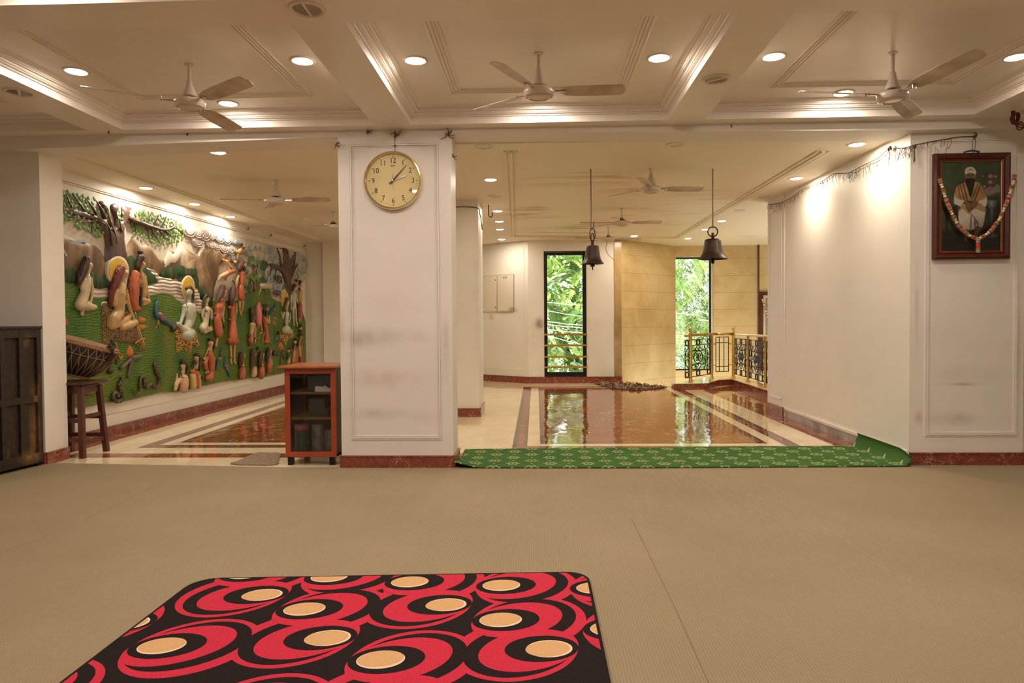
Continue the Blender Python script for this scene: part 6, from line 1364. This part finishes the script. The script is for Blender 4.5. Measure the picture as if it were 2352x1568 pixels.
FG('F', 'tan', [[(575, 235, 38)], [(570, 440, 36), (610, 490, 24), (605, 440, 22), (610, 370, 22), (600, 350, 18)], [(500, 780, 16), (495, 860, 12)]], [[(555, 175, 40), (530, 200, 30), (520, 270, 20), (515, 340, 10)]], robe=[[(530, 400, 38), (535, 470, 44), (550, 560, 42), (560, 640, 40)], [(560, 680, 44), (570, 760, 52), (590, 810, 42), (540, 820, 36)]], beard=[[(565, 290, 32), (560, 350, 22)]], belt=[[(515, 600, 15), (570, 640, 15)]], face=[(592, 228, 8, 3)], label='bearded man in orange kneeling with folded hands')
FG('F', 'white', [[(950, 110, 36), (935, 190, 20), (930, 250, 22)], [(930, 310, 46), (925, 380, 42), (920, 450, 38), (920, 500, 40)], [(925, 590, 70), (900, 610, 70), (990, 640, 50)], [(880, 300, 20), (860, 400, 18), (845, 340, 14), (828, 290, 14)], [(985, 320, 20), (990, 400, 18), (960, 480, 14)]], [[(935, 50, 34), (915, 90, 26), (895, 160, 24), (885, 240, 20), (895, 290, 10)], [(975, 250, 14), (975, 290, 8)]], cloth=[[(880, 490, 8), (920, 520, 8), (938, 560, 14)]], face=[(965, 100, 7, 2.5)], hairmat=m_bhair, label='whitish haloed figure with raised hand on the second tiger skin')
FG('E', 'white', [[(1555, 950, 40), (1530, 1010, 22)], [(1525, 1070, 50), (1525, 1150, 44), (1530, 1220, 40), (1530, 1290, 44)], [(1510, 1330, 30), (1515, 1440, 24), (1525, 1560, 20), (1530, 1620, 20)], [(1555, 1330, 30), (1560, 1440, 24), (1570, 1560, 20), (1590, 1640, 14)], [(1485, 1080, 20), (1480, 1200, 18), (1480, 1330, 16)], [(1575, 1080, 18), (1580, 1200, 16)]], [[(1535, 900, 34), (1510, 950, 22), (1500, 1000, 14)]], cloth=[[(1510, 1260, 8), (1550, 1280, 10), (1550, 1320, 10)]], face=[(1570, 940, 7, 2.5)], label='tall whitish standing figure with dark hair')
FG('E', 'tan', [[(1645, 900, 34)], [(1640, 1020, 44), (1635, 1100, 40), (1640, 1180, 40)], [(1600, 1220, 16), (1650, 1280, 14)], [(1620, 1470, 18), (1630, 1560, 14)], [(1650, 1470, 18), (1655, 1560, 14)]], [[(1640, 840, 34), (1620, 880, 20)]], beard=[[(1625, 960, 22), (1622, 990, 14)]], robe=[[(1635, 1250, 44), (1635, 1350, 48), (1640, 1450, 44)]], label='standing bearded figure in orange at the far edge')
FG('E', 'tan', [[(1580, 850, 30)]], [[(1575, 815, 30)]], label='face peeping behind the standing figures')
for (hx, hy), bt, lb in (((1175, 580), 'head', 'dark bearded head at the far edge'), ((1180, 740), 'tall', 'orange robed listener at the far edge')):
    FG('F', 'tan', [[(hx, hy, 34)]]+([[(hx-30, hy+180, 34), (hx-20, hy+320, 34)]] if bt == 'tall' else []), [[(hx, hy-48, 34), (hx-34, hy-30, 16)]], beard=[[(hx-5, hy+50, 26)]] if bt == 'head' else [], robe=[[(hx+5, hy+150, 26), (hx+10, hy+240, 28)], [(hx+5, hy+380, 42), (hx+5, hy+450, 42)]] if bt == 'tall' else [], label=lb)
FG('F', 'tan', [[(1075, 830, 36)], [(1065, 1000, 34), (1050, 1100, 28), (1045, 1180, 26)]], [[(1100, 780, 34), (1120, 830, 26), (1128, 880, 14)]], beard=[[(1060, 870, 30), (1050, 920, 22)]], robe=[[(1095, 960, 34), (1095, 1040, 48), (1090, 1120, 52), (1090, 1200, 52)]], label='bearded listener in orange right of the fire')
FG('F', 'tan', [[(965, 990, 32)], [(965, 1120, 30), (955, 1190, 36)]], [[(985, 950, 28), (1005, 1000, 16)]], beard=[[(955, 1040, 28), (945, 1100, 24), (935, 1140, 10)]], label='old bearded listener nearest the cabinet top', hairmat=m_bhair)
for hx, hy, bk, kind, lb in ((118, 1060, 150, 'o', 'orange robed listener from behind with long dark hair'), (318, 1040, 0, 's', 'bare backed listener from behind with a top knot and long hair'), (465, 1050, 0, 'o', 'orange robed listener from behind, third of the row'), (600, 990, 0, 'p', 'orange robed listener turning right, last of the row')):
    b = [[(hx+45, hy+5, 26)]]
    if kind == 's': b += [[(hx+25, hy+270, 52), (hx+20, hy+360, 58), (hx+10, hy+380, 50)]]
    else: b += [[(hx+15, hy+190, 36)]]
    if kind == 'p': b += [[(hx+70, hy+240, 18), (hx+50, hy+150, 14)]]
    h_ = [[(hx, hy-20, 44), (hx-5, hy+60, 50), (hx-15, hy+140, 44), (hx-25, hy+200, 30)]]
    if kind == 's': h_ = [[(hx-10, hy-70, 32)], [(hx, hy-10, 44), (hx, hy+80, 46), (hx-15, hy+180, 34), (hx-30, hy+270, 18), (hx-40, hy+330, 10)]]
    if kind == 'p': h_ = [[(hx-5, hy-50, 24)], [(hx, hy, 42), (hx-5, hy+70, 44), (hx-20, hy+140, 32), (hx-30, hy+190, 16)]]
    rb = [[(hx+10, hy+260, 58), (hx+5, hy+340, 64), (hx, hy+390, 58)]] if kind != 's' else []
    if kind == 'p': rb = [[(hx+10, hy+210, 46), (hx+10, hy+290, 58), (hx, hy+360, 46)]]
    FG('F', 'pink', b, h_, robe=rb, label=lb, hairmat=m_bhair)
FG('I', 'pink', [[(418, 850, 66), (418, 930, 44), (415, 1000, 48)], [(440, 1150, 110), (440, 1260, 118), (430, 1380, 110)], [(330, 1180, 60), (270, 1260, 52), (235, 1400, 46)], [(240, 1300, 40), (270, 1180, 30), (275, 1110, 26), (275, 1020, 16)]], [[(420, 740, 50), (480, 780, 52), (520, 850, 36), (525, 930, 30), (500, 1000, 24)]], face=[(370, 828, 14, 4), (428, 822, 16, 4), (380, 886, 14, 4)], label='bare shouldered young man with a raised hand at the mural foot', vox=.007)
FG('I', 'tan', [[(735, 660, 68), (745, 780, 48), (735, 880, 50)], [(650, 1080, 80), (660, 1200, 86), (665, 1330, 84)], [(780, 1100, 60), (800, 1250, 64), (790, 1340, 60)]], [[(760, 580, 56), (820, 620, 44), (840, 690, 30), (815, 800, 34), (820, 900, 28), (815, 960, 18)]], beard=[[(700, 720, 30), (735, 760, 34), (690, 800, 34), (640, 850, 22)]], robe=[[(650, 980, 70), (740, 1060, 66), (770, 1180, 56), (760, 1300, 60)], [(740, 980, 50), (830, 1080, 34)]], face=[(690, 645, 14, 4), (748, 640, 16, 5)], label='dark bearded man with an orange sash at the mural foot', vox=.007)
FG('I', 'tan', [[(1080, 300, 74), (1075, 400, 46), (1070, 470, 50)], [(930, 660, 42), (970, 690, 30)], [(1060, 1040, 40), (1030, 1025, 26)], [(980, 960, 34), (975, 1010, 30)]], [[(1070, 200, 44), (1130, 220, 50), (1170, 290, 30), (1165, 380, 26), (1150, 450, 20)]], robe=[[(1060, 560, 80), (1090, 680, 96), (1100, 800, 84), (1100, 900, 76)], [(1110, 860, 70), (1120, 980, 62), (1060, 1120, 90), (1020, 1130, 84)], [(990, 650, 46), (950, 770, 62), (960, 880, 60), (1000, 930, 40)], [(1140, 620, 50), (1150, 780, 44), (1110, 930, 46)]], face=[(1030, 280, 14, 4), (1092, 275, 16, 4), (1045, 346, 14, 4)], label='young man in a long orange robe resting a hand on his knee', vox=.007)

# --- birds, beasts and belongings
m_pb = paint('peacock_blue', (.03, .11, .20, 1), .3, .35, 30); m_pr = paint('peacock_back', (.26, .13, .14, 1), .4, .5, 60); m_owood = paint('orange_wood', (.50, .20, .03, 1)); m_grey = paint('dark_brown_log', (.13, .085, .065, 1))
def bird(c, neck, body, tail, legs=(), lb=None):
    o = obj_limbs('peacock', c, [body], m_pr, murt, .007, 0, lb); obj_limbs('neck', c, [neck], m_pb, o, .006, .006); obj_limbs('tail', c, [tail], m_pb, o, .007, .0)
    if legs: obj_limbs('legs', c, legs, m_owood, o, .006)
bird('A', [(1412, 1122, 6), (1420, 1135, 10), (1405, 1170, 10), (1400, 1220, 12), (1408, 1270, 18), (1415, 1285, 18)], [(1435, 1265, 26), (1460, 1300, 24)], [(1465, 1305, 24), (1510, 1335, 20), (1565, 1380, 14)], [[(1425, 1310, 7), (1420, 1350, 6), (1395, 1388, 5)], [(1430, 1320, 6), (1433, 1385, 5)]], 'peacock with a blue tail walking left of the haloed figure')
bird('F', [(722, 120, 8), (718, 170, 10), (705, 210, 16)], [(705, 235, 28), (690, 250, 22)], [(670, 230, 22), (640, 290, 20), (620, 340, 14)], lb='peacock behind the folded hands')
bird('I', [(1355, 415, 16), (1330, 460, 15), (1325, 540, 16), (1335, 620, 24), (1340, 680, 24)], [(1310, 660, 46), (1290, 680, 44)], [(1250, 720, 36), (1240, 820, 28), (1215, 930, 20)], lb='peacock behind the young man in the long robe')
bird('I', [(1435, 600, 12), (1440, 680, 16), (1425, 770, 20), (1415, 840, 26)], [(1460, 850, 44), (1470, 910, 36)], [(1490, 940, 34), (1520, 1010, 34), (1545, 1070, 30)], lb='small peacock alone on the meadow')
def beast(c, body, mat, lb): return obj_limbs('cattle', c, body, mat, murt, .01, 0, lb)
m_cow = paint('pale_cow', (.62, .46, .34, 1)); m_buf = paint('grey_buffalo', (.10, .075, .065, 1))
beast('E', [[(955, 910, 50), (1010, 915, 56), (1050, 920, 42)], [(1060, 920, 24), (1085, 935, 22), (1095, 960, 12)], [(930, 950, 14), (920, 1010, 10), (905, 1065, 8)], [(1035, 950, 14), (1030, 1015, 9)], [(945, 960, 10), (940, 1010, 8)], [(1090, 890, 9), (1110, 880, 7)]], m_cow, 'pale humped cow grazing on the hill')
beast('E', [[(1230, 760, 42), (1275, 770, 46)], [(1300, 810, 22), (1310, 850, 14)], [(1205, 800, 12), (1190, 840, 8)], [(1225, 800, 10), (1228, 860, 8)], [(1265, 830, 10), (1268, 890, 8)], [(1285, 820, 9), (1290, 870, 7)]], m_buf, 'upper dark buffalo wading in the pond')
beast('E', [[(1210, 1030, 40), (1260, 1040, 46)], [(1185, 1050, 20), (1175, 1070, 12)], [(1215, 1070, 10), (1212, 1130, 8)], [(1240, 1080, 9), (1240, 1120, 7)], [(1280, 1080, 12), (1285, 1150, 8)], [(1175, 1030, 6), (1165, 1015, 4)]], m_buf, 'lower dark buffalo wading in the pond')
m_snk = spotted('relief_snake_skin', (.05, .035, .025, 1), (.22, .17, .09, 1), 70, th=.55)
def snake(pts, r, lb, c='C'):
    a = MB(); P = spline([mpt(c, x, y, .075) for x, y, _ in pts], 6); n = len(P); rr = [msc(c, *pts[0][:2])*r*pts[min(i//6, len(pts)-1)][2] for i in range(n)]; a.tube(P, rr, 8); a.build('snake', m_snk, murt, smooth='all', label=lb)
snake([(1088, 572, .6), (1092, 600, 1.2), (1075, 650, 1.2), (1090, 710, 1.2), (1100, 770, 1.1), (1060, 790, 1.1), (1025, 775, 1), (1020, 735, 1), (1045, 710, .9), (1065, 730, .9), (1055, 755, .6)], 18, 'coiled cobra rearing its head near the stool')
snake([(1405, 415, .7), (1392, 460, 1), (1402, 510, 1.2), (1430, 560, 1.2), (1435, 620, 1.1), (1405, 660, 1.1), (1360, 635, 1.2), (1325, 665, 1.1), (1305, 630, 1), (1300, 580, .9), (1270, 575, .8), (1258, 640, .7), (1260, 690, .6), (1235, 730, .5), (1210, 725, .4), (1195, 675, .2)], 17, 'long python winding over the meadow')
for pts, r, lb in (([(1255, 388), (1190, 400)], 23, 'right log of the camp fire'), ([(1175, 412), (1090, 490)], 20, 'left log of the camp fire'), ([(1185, 420), (1155, 565)], 18, 'front log of the camp fire')): obj_limbs('log', 'C', [[(pts[0][0], pts[0][1], r), (pts[1][0], pts[1][1], r)]], m_grey, murt, .008, 0, lb)
for c_, P in (('C', [(1150, 360), (1165, 300), (1178, 278), (1190, 310), (1205, 350), (1195, 390), (1170, 395)]), ('F', [(800, 930), (795, 880), (815, 850), (830, 820), (850, 860), (875, 880), (870, 930), (840, 980)])): patch('flames', c_, P, .055, .03, .04, .03, paint('flame_orange', (.65, .16, .03, 1)), 3)
for pts in ([(860, 985), (880, 985), (890, 975)], [(830, 990), (830, 1100), (815, 1220)], [(835, 1000), (870, 1080), (885, 1140)], [(800, 985), (775, 1000), (765, 1080)], [(760, 820), (850, 780)]): obj_limbs('log', 'F', [[(x, y, 13) for x, y in pts]], m_grey, murt, .008, 0, 'thin log of the far camp fire')
def pot(c, x, y, r, lb, handle=True):
    a = MB(); limbs(a, c, [[(x, y, r), (x, y-r*.5, r*.85)]], 0)
    if handle: s_ = msc(c, x, y)*r; pc = mpt(c, x, y-r*1.9, .012+s_*.5); a.tube([pc+MURD*s_*.9*math.cos(w_)+Vector((0, 0, s_*1.1*math.sin(w_))) for w_ in np.linspace(0, 2*PI, 17)[:-1]], s_*.25, 6, closed=True)
    a.build('water_pot', paint('dark_pot', (.075, .045, .025, 1), .3), murt, smooth='all', label=lb)
pot('C', 992, 515, 30, 'dark pot with a loop handle by the camp fire'); pot('A', 1565, 1390, 30, 'dark pot hanging left of the haloed figure'); pot('B', 446, 1060, 18, 'dark pot carried by the windblown figure'); pot('F', 410, 945, 30, 'dark pot behind the seated row'); pot('F', 700, 1030, 42, 'round fire pot with orange embers', False); pot('F', 778, 670, 32, 'tall dark pot beside the second tiger skin'); pot('I', 880, 1120, 34, 'dark pot between the two men at the mural foot')
for c_, P in (('A', [(1258, 1290), (1290, 1285), (1318, 1300), (1315, 1330), (1280, 1338), (1258, 1330)]), ('A', [(1262, 1355), (1290, 1352), (1320, 1358), (1315, 1385), (1285, 1405), (1265, 1390)]), ('F', [(700, 345), (725, 365), (760, 420), (750, 440), (715, 400)]), ('F', [(680, 405), (705, 430), (742, 500), (730, 530), (690, 460)])): patch('wooden_sandal', c_, P, .055, .025, .02, .03, m_owood, 2)
for c_, pts, r, mt_ in (('C', [(1228, 105), (1245, 180), (1255, 225)], 8, m_owood), ('C', [(1215, 270), (1262, 235), (1305, 225)], 8, m_owood), ('C', [(1005, 235), (1030, 350), (1050, 455)], 8, m_bk), ('C', [(1038, 262), (1065, 340), (1080, 405), (1100, 380)], 9, m_owood), ('F', [(365, 755), (410, 768), (455, 755)], 8, m_owood), ('E', [(425, 815), (470, 890)], 8, m_bk)):
    a = MB(); cord(a, c_, pts, r, r, .075); a.build('crutch_stick', mt_, murt, smooth='all')
patch('tent_corner', 'C', [(560, 30), (600, 40), (640, 100), (590, 108), (550, 110)], .055, .02, .02, .04, m_or, 2)
obj_limbs('forked_branch', 'C', [[(655, 700, 12), (740, 690, 10), (840, 680, 8)], [(655, 705, 12), (740, 715, 9), (845, 735, 7)]], m_grey, murt, .008)
a = MB()
for c_, x0_, y0_, w_, h_ in (('B', 132, 850, 26, 60), ('B', 292, 885, 18, 44), ('A', 1110, 1010, 50, 60), ('I', 440, 1080, 60, 40)):
    r_ = msc(c_, x0_, y0_)
    a.tube(spline([mpt(c_, x0_-w_, y0_-h_*.2, .085), mpt(c_, x0_-w_*.5, y0_+h_*.6, .115), mpt(c_, x0_, y0_+h_, .12), mpt(c_, x0_+w_*.6, y0_+h_*.5, .11), mpt(c_, x0_+w_, y0_-h_*.2, .08)], 4), .004, 5)
a.build('necklace', m_bk, murt, smooth='all')
